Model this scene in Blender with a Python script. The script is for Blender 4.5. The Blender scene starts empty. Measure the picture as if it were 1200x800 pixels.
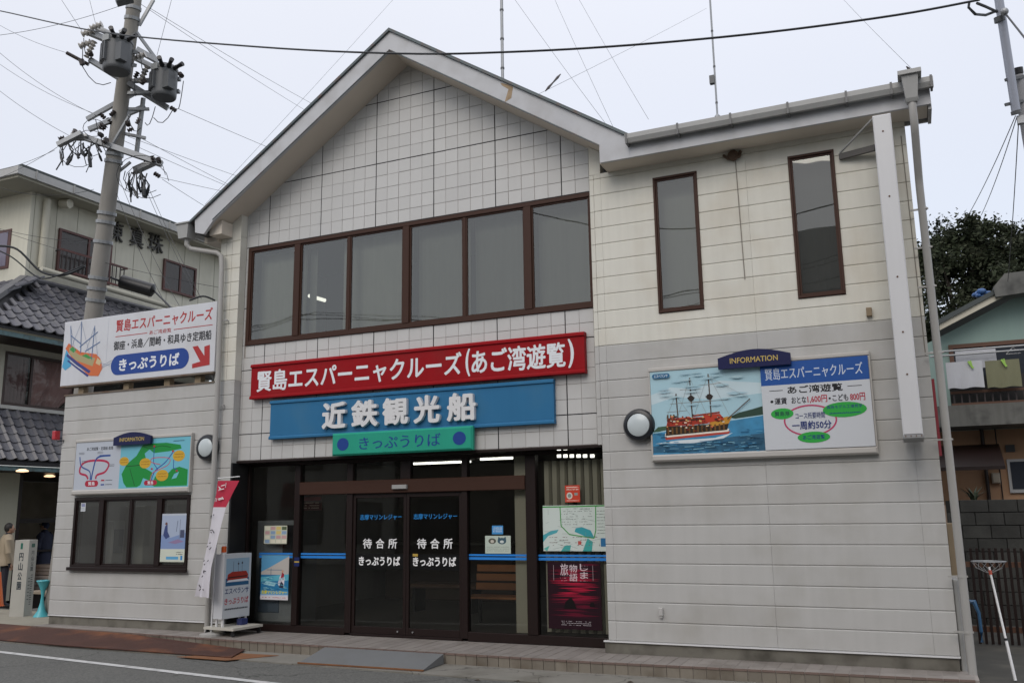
import bpy, math, random
from mathutils import Vector, Matrix
R_ = random.Random(7)
S = bpy.context.scene
COL = S.collection

# ------------------------------------------------------------------ camera
F_PX, YAW, PIT, ROL = 1038.7992, -0.4184, 0.1887, -0.0150
CAM = Vector((3.56, -10.779, 1.562))
def cam_axes():
    cy, sy, cp, sp = math.cos(YAW), math.sin(YAW), math.cos(PIT), math.sin(PIT)
    f = Vector((sy*cp, cy*cp, sp)); r = Vector((cy, -sy, 0)); u = r.cross(f)
    cr, sr = math.cos(ROL), math.sin(ROL)
    return cr*r + sr*u, -sr*r + cr*u, f
CR, CU, CF = cam_axes()
cd = bpy.data.cameras.new('camera'); co = bpy.data.objects.new('camera', cd); COL.objects.link(co)
M3 = Matrix((CR, CU, -CF)).transposed()
co.matrix_world = Matrix.Translation(CAM) @ M3.to_4x4()
cd.sensor_width = 36.0; cd.lens = F_PX/1200*36.0; cd.clip_start = 0.05; cd.clip_end = 3000
S.camera = co

# ------------------------------------------------------------------ world, sun, exposure
w = bpy.data.worlds.new('World'); S.world = w; w.use_nodes = True
nt = w.node_tree; nt.nodes.clear()
out = nt.nodes.new('ShaderNodeOutputWorld')
SUN_EL, SUN_AZ = math.radians(38), math.radians(181)
sky = nt.nodes.new('ShaderNodeTexSky'); sky.sky_type = 'NISHITA'; sky.sun_disc = False
sky.sun_elevation = SUN_EL; sky.sun_rotation = SUN_AZ
b1 = nt.nodes.new('ShaderNodeBackground'); b1.inputs[1].default_value = 0.05  # the clear-sky share behind the cloud
nt.links.new(sky.outputs[0], b1.inputs[0])
tc = nt.nodes.new('ShaderNodeTexCoord'); sep = nt.nodes.new('ShaderNodeSeparateXYZ')
nt.links.new(tc.outputs['Generated'], sep.inputs[0])
def wm(op, a, b):
    n = nt.nodes.new('ShaderNodeMath'); n.operation = op
    for i, v in enumerate((a, b)):
        if isinstance(v, (int, float)): n.inputs[i].default_value = v
        else: nt.links.new(v, n.inputs[i])
    return n.outputs[0]
up = wm('MAXIMUM', sep.outputs[2], 0.0)
lum = wm('ADD', wm('MULTIPLY', wm('POWER', up, 3.0), 0.75), wm('ADD', 0.60, wm('MULTIPLY', up, 0.12)))
noi = nt.nodes.new('ShaderNodeTexNoise'); noi.inputs['Scale'].default_value = 1.3; noi.inputs['Detail'].default_value = 3
nt.links.new(tc.outputs['Generated'], noi.inputs['Vector'])
lum = wm('MULTIPLY', lum, wm('ADD', 0.89, wm('MULTIPLY', noi.outputs[0], 0.20)))
lum = wm('MULTIPLY', lum, wm('ADD', 0.945, wm('MULTIPLY', sep.outputs[0], -0.075)))   # cloud thinner towards the left
tint = nt.nodes.new('ShaderNodeVectorMath'); tint.operation = 'SCALE'; tint.inputs[0].default_value = (1.03, 1.025, 1.065)
nt.links.new(lum, tint.inputs['Scale'])
b2 = nt.nodes.new('ShaderNodeBackground'); b2.inputs[1].default_value = 1.0
nt.links.new(tint.outputs[0], b2.inputs[0])
add = nt.nodes.new('ShaderNodeAddShader'); nt.links.new(b1.outputs[0], add.inputs[0]); nt.links.new(b2.outputs[0], add.inputs[1])
nt.links.new(add.outputs[0], out.inputs[0])
sl = bpy.data.lights.new('sun', 'SUN'); sl.energy = 1.0; sl.angle = math.radians(35); sl.color = (1, 0.93, 0.84)
so = bpy.data.objects.new('sun', sl); COL.objects.link(so)
so.location = (0, -20, 30)
sd = Vector((math.sin(SUN_AZ)*math.cos(SUN_EL), math.cos(SUN_AZ)*math.cos(SUN_EL), math.sin(SUN_EL)))
so.rotation_euler = sd.to_track_quat('Z', 'Y').to_euler()
S.view_settings.view_transform = 'Standard'; S.view_settings.look = 'None'
S.view_settings.exposure = 0.05; S.view_settings.gamma = 1.0
S.cycles.max_bounces = 8; S.cycles.transparent_max_bounces = 16

# ------------------------------------------------------------------ measuring helpers (photo point + real distance -> place)
def ray(px, py):
    return CR*((px-600)/F_PX) + CU*((400-py)/F_PX) + CF
def at(px, py, ax, val):
    d = ray(px, py); return CAM + d*((val-CAM[ax])/d[ax])
def dp(px, py, dist):
    return CAM + ray(px, py)*dist
def xz(px, py, y):
    p = at(px, py, 1, y); return p.x, p.z

# ------------------------------------------------------------------ materials
MATS = {}
def hexc(h):
    h = h.lstrip('#'); c = [int(h[i:i+2], 16)/255 for i in (0, 2, 4)]
    return tuple(x/12.92 if x <= .04045 else ((x+.055)/1.055)**2.4 for x in c)
def mat(name, col, rough=0.6, metal=0.0, var=0.0, scale=3.0, streak=0.0, bump=0.0, bscale=60.0, rnd=0.0,
        dirt=None, dirt_amt=0.0, dirt_scale=1.2, spec=0.5, emit=0.0):
    if name in MATS: return MATS[name]
    if isinstance(col, str): col = hexc(col)
    m = bpy.data.materials.new(name); m.use_nodes = True; MATS[name] = m
    t = m.node_tree; N = t.nodes; L = t.links
    bs = N['Principled BSDF']
    bs.inputs['Roughness'].default_value = rough; bs.inputs['Metallic'].default_value = metal
    bs.inputs['Specular IOR Level'].default_value = spec
    m.diffuse_color = (*col, 1)
    geo = N.new('ShaderNodeNewGeometry'); pos = geo.outputs['Position']
    def math_(op, a, b):
        n = N.new('ShaderNodeMath'); n.operation = op
        for i, v in enumerate((a, b)):
            if isinstance(v, (int, float)): n.inputs[i].default_value = v
            else: L.new(v, n.inputs[i])
        return n.outputs[0]
    def noise(sc, det=4, vec=None):
        n = N.new('ShaderNodeTexNoise'); n.inputs['Scale'].default_value = sc; n.inputs['Detail'].default_value = det
        L.new(vec if vec else pos, n.inputs['Vector']); return n.outputs[0]
    fac = None
    def mulf(f, x): return x if f is None else math_('MULTIPLY', f, x)
    if var: fac = mulf(fac, math_('ADD', 1-var, math_('MULTIPLY', noise(scale, 6), 2*var)))
    if streak:
        mp = N.new('ShaderNodeMapping'); mp.inputs['Scale'].default_value = (6, 6, 0.35); L.new(pos, mp.inputs[0])
        fac = mulf(fac, math_('ADD', 1-streak, math_('MULTIPLY', noise(1.6, 5, mp.outputs[0]), 2*streak)))
    if rnd:
        oi = N.new('ShaderNodeObjectInfo')
        fac = mulf(fac, math_('ADD', 1-rnd, math_('MULTIPLY', oi.outputs['Random'], 2*rnd)))
    colout = None
    if dirt is not None:
        if isinstance(dirt, str): dirt = hexc(dirt)
        mx = N.new('ShaderNodeMix'); mx.data_type = 'RGBA'
        ramp = N.new('ShaderNodeMapRange'); ramp.inputs[1].default_value = 0.48; ramp.inputs[2].default_value = 0.72
        ramp.inputs[4].default_value = dirt_amt
        L.new(noise(dirt_scale, 8), ramp.inputs[0]); L.new(ramp.outputs[0], mx.inputs[0])
        mx.inputs[6].default_value = (*col, 1); mx.inputs[7].default_value = (*dirt, 1)
        colout = mx.outputs[2]
    if fac is not None:
        vm = N.new('ShaderNodeVectorMath'); vm.operation = 'SCALE'
        if colout is not None: L.new(colout, vm.inputs[0])
        else: vm.inputs[0].default_value = col
        L.new(fac, vm.inputs['Scale']); colout = vm.outputs[0]
    if colout is not None: L.new(colout, bs.inputs['Base Color'])
    else: bs.inputs['Base Color'].default_value = (*col, 1)
    if bump:
        bn = N.new('ShaderNodeBump'); bn.inputs['Strength'].default_value = bump; bn.inputs['Distance'].default_value = 0.01
        L.new(noise(bscale, 4), bn.inputs['Height']); L.new(bn.outputs[0], bs.inputs['Normal'])
    if emit:
        bs.inputs['Emission Color'].default_value = (*col, 1); bs.inputs['Emission Strength'].default_value = emit
    return m
def glass(name, tint=(0.8, 0.84, 0.84), ior=1.5, rough=0.0, pale_film=0.0):
    if name in MATS: return MATS[name]
    m = bpy.data.materials.new(name); m.use_nodes = True; MATS[name] = m
    t = m.node_tree; N = t.nodes; L = t.links; N.clear()
    o = N.new('ShaderNodeOutputMaterial'); fr = N.new('ShaderNodeFresnel'); fr.inputs[0].default_value = ior
    tr = N.new('ShaderNodeBsdfTransparent'); tr.inputs[0].default_value = (*tint, 1)
    gl = N.new('ShaderNodeBsdfGlossy'); gl.inputs['Roughness'].default_value = rough; gl.inputs['Color'].default_value = (.96, .97, .92, 1)
    ng = N.new('ShaderNodeNewGeometry'); nn = N.new('ShaderNodeTexNoise'); nn.inputs['Scale'].default_value = 1.7; nn.inputs['Detail'].default_value = 1
    L.new(ng.outputs['Position'], nn.inputs['Vector']); bn = N.new('ShaderNodeBump'); bn.inputs['Strength'].default_value = .25; bn.inputs['Distance'].default_value = .005
    L.new(nn.outputs[0], bn.inputs['Height']); L.new(bn.outputs[0], gl.inputs['Normal'])
    mx = N.new('ShaderNodeMixShader'); L.new(fr.outputs[0], mx.inputs[0]); L.new(tr.outputs[0], mx.inputs[1]); L.new(gl.outputs[0], mx.inputs[2])
    last = mx
    if pale_film:
        df = N.new('ShaderNodeBsdfDiffuse'); df.inputs[0].default_value = (.5, .5, .48, 1)  # even pale diffuse share over the whole pane
        m2 = N.new('ShaderNodeMixShader'); m2.inputs[0].default_value = pale_film
        L.new(mx.outputs[0], m2.inputs[1]); L.new(df.outputs[0], m2.inputs[2]); last = m2
    L.new(last.outputs[0], o.inputs[0]); return m
def flat(hexs, rough=0.45):
    return mat('print_'+hexs, hexs, rough, spec=.3)

# ------------------------------------------------------------------ objects
WL = {}
def tag(o, label=None, cat=None, group=None, kind=None):
    if label: o['label'] = label
    if cat: o['category'] = cat
    if group: o['group'] = group
    if kind: o['kind'] = kind
    return o
def empty(name, loc, label=None, cat=None, group=None, rz=0):
    o = bpy.data.objects.new(name, None); COL.objects.link(o); o.location = loc; o.rotation_euler = (0, 0, rz)
    o.empty_display_size = 0.1
    WL[o.name] = Vector(loc); return tag(o, label, cat, group)
class MB:
    def __init__(s): s.v = []; s.f = []; s.m = []; s.mi = 0
    def add(s, vs, fs):
        b = len(s.v); s.v += [tuple(v) for v in vs]; s.f += [tuple(b+i for i in f) for f in fs]; s.m += [s.mi]*len(fs); return s
    def box(s, x0, x1, y0, y1, z0, z1):
        return s.add([(x0,y0,z0),(x1,y0,z0),(x1,y1,z0),(x0,y1,z0),(x0,y0,z1),(x1,y0,z1),(x1,y1,z1),(x0,y1,z1)],
                     [(0,3,2,1),(4,5,6,7),(0,1,5,4),(1,2,6,5),(2,3,7,6),(3,0,4,7)])
    def bbox(s, x0, x1, y0, y1, z0, z1, c=0.006):
        # box whose front (-y) face has chamfered edges
        vs = [(x0,y1,z0),(x1,y1,z0),(x1,y1,z1),(x0,y1,z1),(x0,y0+c,z0),(x1,y0+c,z0),(x1,y0+c,z1),(x0,y0+c,z1),
              (x0+c,y0,z0+c),(x1-c,y0,z0+c),(x1-c,y0,z1-c),(x0+c,y0,z1-c)]
        return s.add(vs, [(0,3,2,1),(0,1,5,4),(1,2,6,5),(2,3,7,6),(3,0,4,7),(4,5,9,8),(5,6,10,9),(6,7,11,10),(7,4,8,11),(8,9,10,11)])
    def prism(s, pts, y0, y1):
        # polygon in xz (counter-clockwise seen from -y), extruded from y0 (front) to y1
        n = len(pts)
        vs = [(x, y0, z) for x, z in pts] + [(x, y1, z) for x, z in pts]
        fs = [tuple(range(n)), tuple(range(2*n-1, n-1, -1))] + [(i, i+n, (i+1) % n+n, (i+1) % n) for i in range(n)]
        return s.add(vs, fs)
    def prism3(s, pts, ext):
        n = len(pts); e = Vector(ext)
        vs = [Vector(p) for p in pts] + [Vector(p)+e for p in pts]
        fs = [tuple(range(n)), tuple(range(2*n-1, n-1, -1))] + [(i, i+n, (i+1) % n+n, (i+1) % n) for i in range(n)]
        return s.add(vs, fs)
    def quad(s, a, b, c, d): return s.add([a, b, c, d], [(0, 1, 2, 3)])
    def tube(s, pts, r, n=8, cap=True):
        pts = [Vector(p) for p in pts]; rs = r if isinstance(r, (list, tuple)) else [r]*len(pts)
        vs = []; fs = []; ref = None
        for i, p in enumerate(pts):
            d = (pts[min(i+1, len(pts)-1)] - pts[max(i-1, 0)]).normalized()
            if ref is None: ref = Vector((0, 0, 1)) if abs(d.z) < .9 else Vector((1, 0, 0))
            a = d.cross(ref).normalized(); b = d.cross(a).normalized(); ref = -b if False else ref
            for k in range(n):
                t = 2*math.pi*k/n; vs.append(p + (a*math.cos(t) + b*math.sin(t))*rs[i])
        for i in range(len(pts)-1):
            for k in range(n):
                fs.append((i*n+k, i*n+(k+1) % n, (i+1)*n+(k+1) % n, (i+1)*n+k))
        if cap: fs += [tuple(range(n-1, -1, -1)), tuple(range((len(pts)-1)*n, len(pts)*n))]
        return s.add(vs, fs)
    def bar(s, a, b, wx, wz, upv=(0, 0, 1)):
        a, b = Vector(a), Vector(b); d = (b-a).normalized(); u = Vector(upv)
        if abs(d.dot(u)) > .95: u = Vector((0, 1, 0))
        r = d.cross(u).normalized(); u = r.cross(d)
        vs = [p + r*sx*wx/2 + u*sz*wz/2 for p in (a, b) for sx, sz in ((-1,-1),(1,-1),(1,1),(-1,1))]
        return s.add(vs, [(0,1,2,3),(7,6,5,4),(0,4,5,1),(1,5,6,2),(2,6,7,3),(3,7,4,0)])
    def lathe(s, prof, c=(0, 0, 0), axis='z', n=16):
        vs = []; fs = []; c = Vector(c)
        for r, h in prof:
            for k in range(n):
                t = 2*math.pi*k/n; a, b = r*math.cos(t), r*math.sin(t)
                vs.append(c + (Vector((a, b, h)) if axis == 'z' else Vector((a, h, b)) if axis == 'y' else Vector((h, a, b))))
        for i in range(len(prof)-1):
            for k in range(n): fs.append((i*n+k, i*n+(k+1) % n, (i+1)*n+(k+1) % n, (i+1)*n+k))
        fs += [tuple(range(n-1, -1, -1)), tuple(range((len(prof)-1)*n, len(prof)*n))]
        return s.add(vs, fs)
    def ell(s, c, rx, ry, rz, n=12, k=8):
        prof = [(max(math.sin(math.pi*i/k), .02), -math.cos(math.pi*i/k)) for i in range(k+1)]
        vs = []; c = Vector(c); fs = []
        for r, h in prof:
            for j in range(n):
                t = 2*math.pi*j/n; vs.append(c + Vector((rx*r*math.cos(t), ry*r*math.sin(t), rz*h)))
        for i in range(k):
            for j in range(n): fs.append((i*n+j, i*n+(j+1) % n, (i+1)*n+(j+1) % n, (i+1)*n+j))
        return s.add(vs, fs)
    def mesh(s, name, mats, off=Vector((0, 0, 0)), smooth=False):
        me = bpy.data.meshes.new(name)
        me.from_pydata([(v[0]-off[0], v[1]-off[1], v[2]-off[2]) for v in s.v], [], s.f)
        for m in (mats if isinstance(mats, (list, tuple)) else [mats]): me.materials.append(m)
        if isinstance(mats, (list, tuple)) and len(mats) > 1:
            for p, i in zip(me.polygons, s.m): p.material_index = i
        if smooth:
            for p in me.polygons: p.use_smooth = True
            me.set_sharp_from_angle(angle=math.radians(40))
        me.update(); return me
    def build(s, name, mats, parent=None, smooth=False, label=None, cat=None, group=None, kind=None, local=False, loc=None):
        if parent is not None:
            off = Vector((0, 0, 0)) if local else WL[parent.name]
            me = s.mesh(name, mats, off, smooth); o = bpy.data.objects.new(name, me); COL.objects.link(o); o.parent = parent
            WL[o.name] = off
        else:
            if loc is None:
                xs = [v[0] for v in s.v]; ys = [v[1] for v in s.v]; zs = [v[2] for v in s.v]
                loc = ((min(xs)+max(xs))/2, (min(ys)+max(ys))/2, min(zs))
            off = Vector(loc); me = s.mesh(name, mats, off, smooth)
            o = bpy.data.objects.new(name, me); COL.objects.link(o); o.location = off; WL[o.name] = off
        return tag(o, label, cat, group, kind)
def place(name, me, parent, loc):
    o = bpy.data.objects.new(name, me); COL.objects.link(o); o.parent = parent; o.location = Vector(loc) - WL[parent.name]
    return o
def struct(mb, name, m): return mb.build(name, m, kind='structure')
def clip(poly, a, b, c):
    # keep a*x + b*z <= c
    o = []
    for i in range(len(poly)):
        p, q = poly[i], poly[(i+1) % len(poly)]
        dp_, dq = a*p[0]+b*p[1]-c, a*q[0]+b*q[1]-c
        if dp_ <= 0: o.append(p)
        if (dp_ < 0) != (dq < 0) and dp_ != dq:
            t = dp_/(dp_-dq); o.append((p[0]+(q[0]-p[0])*t, p[1]+(q[1]-p[1])*t))
    return o

# ------------------------------------------------------------------ writing: font outlines turned into thin meshes
TXT = {}
def text_geo(body, bold=0.0, extrude=0.0, res=3):
    key = (body, bold, extrude, res)
    if key in TXT: return TXT[key]
    cu = bpy.data.curves.new('letters', 'FONT'); cu.body = body; cu.size = 1.0; cu.offset = bold; cu.resolution_u = res
    cu.extrude = extrude; cu.fill_mode = 'BOTH' if extrude else 'FRONT'
    ob = bpy.data.objects.new('letters', cu); COL.objects.link(ob)
    dg = bpy.context.evaluated_depsgraph_get(); dg.update()
    me = ob.evaluated_get(dg).to_mesh()
    vs = [v.co.copy() for v in me.vertices]; fs = [tuple(p.vertices) for p in me.polygons]
    ob.evaluated_get(dg).to_mesh_clear(); bpy.data.objects.remove(ob); bpy.data.curves.remove(cu)
    x0 = min(v.x for v in vs); x1 = max(v.x for v in vs); y0 = min(v.y for v in vs); y1 = max(v.y for v in vs)
    z0 = min(v.z for v in vs); z1 = max(v.z for v in vs)
    res_ = ([((v.x-x0)/(x1-x0), (v.y-y0)/(y1-y0), (v.z-z0)/(z1-z0) if z1 > z0 else 0) for v in vs], fs)
    TXT[key] = res_; return res_
class Print:
    """flat printed matter in a frame: o = lower left corner, U and V its edges, N towards the viewer"""
    def __init__(s, o, U, V, N=None):
        s.o, s.U, s.V = Vector(o), Vector(U), Vector(V)
        s.N = Vector(N).normalized() if N is not None else s.U.cross(s.V).normalized()
        s.mb = MB(); s.mats = []; s.k = 0; s.step = 0.00008
    def P(s, u, v, h=0.0): return s.o + s.U*u + s.V*v + s.N*(s.k*s.step + 0.0008 + h)
    def c(s, hexs):
        m = flat(hexs) if isinstance(hexs, str) else hexs
        if m not in s.mats: s.mats.append(m)
        s.mb.mi = s.mats.index(m)
    def nxt(s): s.k += 1
    def poly(s, pts, col):
        s.c(col); s.k += 1; s.mb.add([s.P(*p) for p in pts], [tuple(range(len(pts)))]); return s
    def rect(s, u0, v0, u1, v1, col): return s.poly([(u0, v0), (u1, v0), (u1, v1), (u0, v1)], col)
    def oval(s, cu, cv, ru, rv, col, n=24):
        return s.poly([(cu+ru*math.cos(2*math.pi*i/n), cv+rv*math.sin(2*math.pi*i/n)) for i in range(n)], col)
    def line(s, pts, wd, col, same=False):
        s.c(col)
        if not same: s.k += 1
        for a, b in zip(pts[:-1], pts[1:]):
            A, B = s.P(*a), s.P(*b); d = (B-A)
            if d.length < 1e-6: continue
            n = d.normalized().cross(s.N)*wd/2; s.mb.add([A-n, A+n, B+n, B-n][::-1], [(0, 1, 2, 3)])
        return s
    def pill(s, u0, v0, u1, v1, col, n=10):
        rv = (v1-v0)/2; ru = rv*s.V.length/s.U.length; cv = (v0+v1)/2; pts = []
        for i in range(n+1):
            t = -math.pi/2 + math.pi*i/n; pts.append((u1-ru+ru*math.cos(t), cv+rv*math.sin(t)))
        for i in range(n+1):
            t = math.pi/2 + math.pi*i/n; pts.append((u0+ru+ru*math.cos(t), cv+rv*math.sin(t)))
        return s.poly(pts, col)
    def text(s, body, u0, v0, u1, v1, col, bold=0.02, depth=0.0, vertical=False, res=2):
        s.c(col); s.k += 1
        if vertical:
            s.k += 2; n = len(body); h = (v1-v0)/n
            for i, ch in enumerate(body):
                if ch == ' ': continue
                s.k -= 3; s.text(ch, u0, v1-h*(i+.92), u1, v1-h*(i+.08), col, bold, depth, False, res)
            return s
        vs, fs = text_geo(body, 0.0, 0.05 if depth else 0.0, res)
        sw = bold*(v1-v0)*s.V.length; su, sv = sw/s.U.length, sw/s.V.length
        u0, u1, v0, v1 = u0+su, u1-su, v0+sv, v1-sv
        # heavier strokes: the outline repeated a hair's breadth to each side, each copy 0.15 mm further out
        for i, (du, dv) in enumerate(((0,0),(1,0),(-1,0),(0,1),(0,-1),(.7,.7),(-.7,-.7),(.7,-.7),(-.7,.7)) if bold > .012 else ((0,0),(1,0),(-1,0)) if bold else ((0,0),)):
            s.mb.add([s.P(u0+(u1-u0)*a+du*su, v0+(v1-v0)*b+dv*sv, depth*(c if depth else 0)+.00002*i) for a, b, c in vs], fs)
        s.k += 2
        return s
    def scribble(s, u0, v0, u1, v1, rows, col, wd=0.004, dens=0.8, seed=1):
        r = random.Random(seed); s.c(col); s.k += 1
        for i in range(rows):
            v = v1-(v1-v0)*(i+.5)/rows; u = u0
            while u < u1:
                l = (u1-u0)*r.uniform(.01, .05)
                if r.random() < dens: s.line([(u, v+r.uniform(-.1, .1)*(v1-v0)/rows), (min(u+l, u1), v)], wd, col, True)
                u += l*1.35
        return s
    def build(s, name, parent=None, local=False, **kw):
        return s.mb.build(name, s.mats, parent, local=local, **kw)
def front(X0, X1, Z0, Z1, y): return Print((X0, y, Z0), (X1-X0, 0, 0), (0, 0, Z1-Z0), (0, -1, 0))

# ------------------------------------------------------------------ palette
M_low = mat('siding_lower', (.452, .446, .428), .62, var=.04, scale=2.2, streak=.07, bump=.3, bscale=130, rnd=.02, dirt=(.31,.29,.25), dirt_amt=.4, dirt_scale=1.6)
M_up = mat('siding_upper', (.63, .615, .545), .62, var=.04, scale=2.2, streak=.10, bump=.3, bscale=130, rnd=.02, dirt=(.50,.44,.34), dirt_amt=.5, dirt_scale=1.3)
M_joint = mat('joint_backing', (.30, .285, .265), .9)  # colour of the backing visible between the boards
M_tile = mat('white_wall_tile', (.525, .52, .505), .3, var=.03, scale=8, rnd=.035, streak=.03, spec=.4)
M_grout = mat('tile_grout', (.30, .27, .245), .9)
M_cjoint = mat('control_joint', (.008, .008, .010), .8)
M_brown = mat('brown_aluminium', (.052, .024, .016), .5, metal=.0, spec=.2, var=.08, scale=10)
M_dbrown = mat('dark_brown_frame', (.013, .006, .005), .45, var=.1, scale=10, spec=.3)
M_fascia = mat('painted_fascia', (.485, .49, .505), .6, var=.05, scale=3, streak=.04, dirt=(.22,.20,.18), dirt_amt=.3, dirt_scale=2.5)
M_soffit = mat('soffit_board', (.60, .54, .46), .8, var=.05, scale=3)
M_flash = mat('roof_edge_metal', (.085, .105, .11), .5, metal=.3, var=.1, scale=8, dirt=(.12,.06,.04), dirt_amt=.7, dirt_scale=7)
M_roof = mat('roof_slate', (.05, .06, .06), .7, var=.2, scale=6)
M_gutter = mat('grey_gutter', (.33, .33, .32), .45, var=.1, scale=4, streak=.1)
M_pipe = mat('grey_pvc_pipe', (.36, .35, .33), .4, var=.06, scale=4, streak=.07)
M_white = mat('white_paint', (.66, .66, .66), .4, var=.03, scale=5)
M_conc = mat('concrete', (.20, .19, .165), .9, var=.16, scale=5, bump=.4, bscale=60, dirt=(.09,.08,.06), dirt_amt=.6, dirt_scale=2)
M_asph = mat('asphalt', (.125, .125, .115), .9, var=.75, scale=42, bump=1.0, bscale=130, dirt=(.10,.10,.095), dirt_amt=.5, dirt_scale=.7)
def crack(m, scale, width, dark):
    t = m.node_tree; N = t.nodes; L = t.links; bs = N['Principled BSDF']
    geo = N.new('ShaderNodeNewGeometry'); nz = N.new('ShaderNodeTexNoise'); nz.inputs['Scale'].default_value = 3.0; nz.inputs['Detail'].default_value = 6
    L.new(geo.outputs['Position'], nz.inputs['Vector']); va = N.new('ShaderNodeVectorMath'); va.operation = 'MULTIPLY_ADD'
    L.new(nz.outputs['Color'], va.inputs[0]); va.inputs[1].default_value = (.35,.35,.35); L.new(geo.outputs['Position'], va.inputs[2])
    vo = N.new('ShaderNodeTexVoronoi'); vo.feature = 'DISTANCE_TO_EDGE'; vo.inputs['Scale'].default_value = scale; L.new(va.outputs[0], vo.inputs['Vector'])
    mr = N.new('ShaderNodeMapRange'); mr.inputs[1].default_value = width*.3; mr.inputs[2].default_value = width; mr.inputs[3].default_value = dark; L.new(vo.outputs['Distance'], mr.inputs[0])
    src = bs.inputs['Base Color'].links[0].from_socket; sc = N.new('ShaderNodeVectorMath'); sc.operation = 'SCALE'; L.new(src, sc.inputs[0]); L.new(mr.outputs[0], sc.inputs['Scale']); L.new(sc.outputs[0], bs.inputs['Base Color'])
crack(M_asph, .42, .006, .55); crack(M_conc, .8, .008, .5)
M_line = mat('road_paint', (.55, .55, .54), .7, var=.08, scale=9, dirt=(.25,.25,.24), dirt_amt=.6, dirt_scale=12)
M_ptile = mat('paving_tile_face', (.25, .225, .205), .6, var=.10, scale=9, rnd=.10, dirt=(.14,.12,.10), dirt_amt=.5, dirt_scale=3)
M_rtile = mat('riser_tile_face', (.20, .175, .14), .6, var=.14, scale=9, rnd=.14, dirt=(.09,.065,.04), dirt_amt=.7, dirt_scale=3)
M_nose = mat('tile_nosing', (.17, .12, .10), .5, var=.12, scale=9, rnd=.1)
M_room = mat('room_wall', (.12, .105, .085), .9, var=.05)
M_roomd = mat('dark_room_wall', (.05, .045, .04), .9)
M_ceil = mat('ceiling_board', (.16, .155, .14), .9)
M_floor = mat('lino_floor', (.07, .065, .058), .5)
G_door = glass('door_glass', (.80, .82, .80), 1.5, 0.0, .006)
G_up = glass('tinted_glass', (.78, .81, .76), 1.95, 0.01, .05)
G_kiosk = glass('kiosk_glass', (.84, .86, .84), 1.55, 0.0, .09)  # pale diffuse film stands in for bright reflections on these panes
M_curt = mat('grey_curtain', (.50, .50, .46), .9, var=.06, scale=3)
M_chrome = mat('chrome', (.6, .6, .6), .25, metal=1)
M_black = mat('black_plastic', (.012, .012, .013), .4)
M_screw = mat('rusty_screw', (.10, .045, .02), .8)

Z_P, Z_R = -0.152, -0.285          # platform top, road level
COURSE = 0.2275
exec_parts = []

# ================================================================== ground and street
g = MB(); g.quad((-400,-400,Z_R-.012), (400,-400,Z_R-.012), (400,400,Z_R-.012), (-400,400,Z_R-.012))
struct(g, 'road', M_asph)
def ylane(x, y0=-2.32, x0=-3.32, m=-0.114): return y0+(x-x0)*m
def edge_y(x):                                   # front edge of the tiled step
    P_ = [(-9.9, -.28), (-4.9, -.58), (0, -.64), (4.0, -.46)]
    for (a, ya), (b, yb) in zip(P_[:-1], P_[1:]):
        if x <= b: return ya+(yb-ya)*(x-a)/(b-a)
    return -.46
# concrete gutter strip along the step
g = MB(); g.prism3([(-16,-.85,Z_R-.02),(-7,-1.12,Z_R-.02),(0,-1.36,Z_R-.02),(7,-1.36,Z_R-.02),(7,.1,Z_R-.02),(-16,.6,Z_R-.02)], (0,0,.024))
struct(g, 'gutter_strip', M_conc)
g = MB()
n = 20
for i in range(n):
    xa, xb = -30+i*2, -30+i*2+2.0
    g.quad((xa, ylane(xa)-.055, Z_R-.006), (xb, ylane(xb)-.055, Z_R-.006), (xb, ylane(xb)+.055, Z_R-.006), (xa, ylane(xa)+.055, Z_R-.006))
struct(g, 'road_marking', M_line)
# pale pavement of the side lane at the left
g = MB(); g.prism3([(-30,-.35,Z_R-.03),(-9.9,-.25,Z_R-.03),(-9.9,1.6,Z_R-.03),(-14.6,1.9,Z_R-.03),(-30,1.9,Z_R-.03)], (0,0,.105))
struct(g, 'pavement', mat('pale_pavement', (.27,.25,.20), .9, var=.14, scale=6, bump=.3, bscale=90, dirt=(.16,.14,.11), dirt_amt=.5, dirt_scale=2))
# passage floor at the right of the building
g = MB(); g.prism3([(3.99,.0,Z_R-.03),(9,.0,Z_R-.03),(9,9,Z_R-.03),(3.99,9,Z_R-.03)], (0,0,.05))
struct(g, 'passage_floor', mat('dark_concrete', (.055,.053,.046), .9, var=.35, scale=3, dirt=(.12,.11,.09), dirt_amt=.5, dirt_scale=2.5))  # dark concrete with paler random patches
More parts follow.
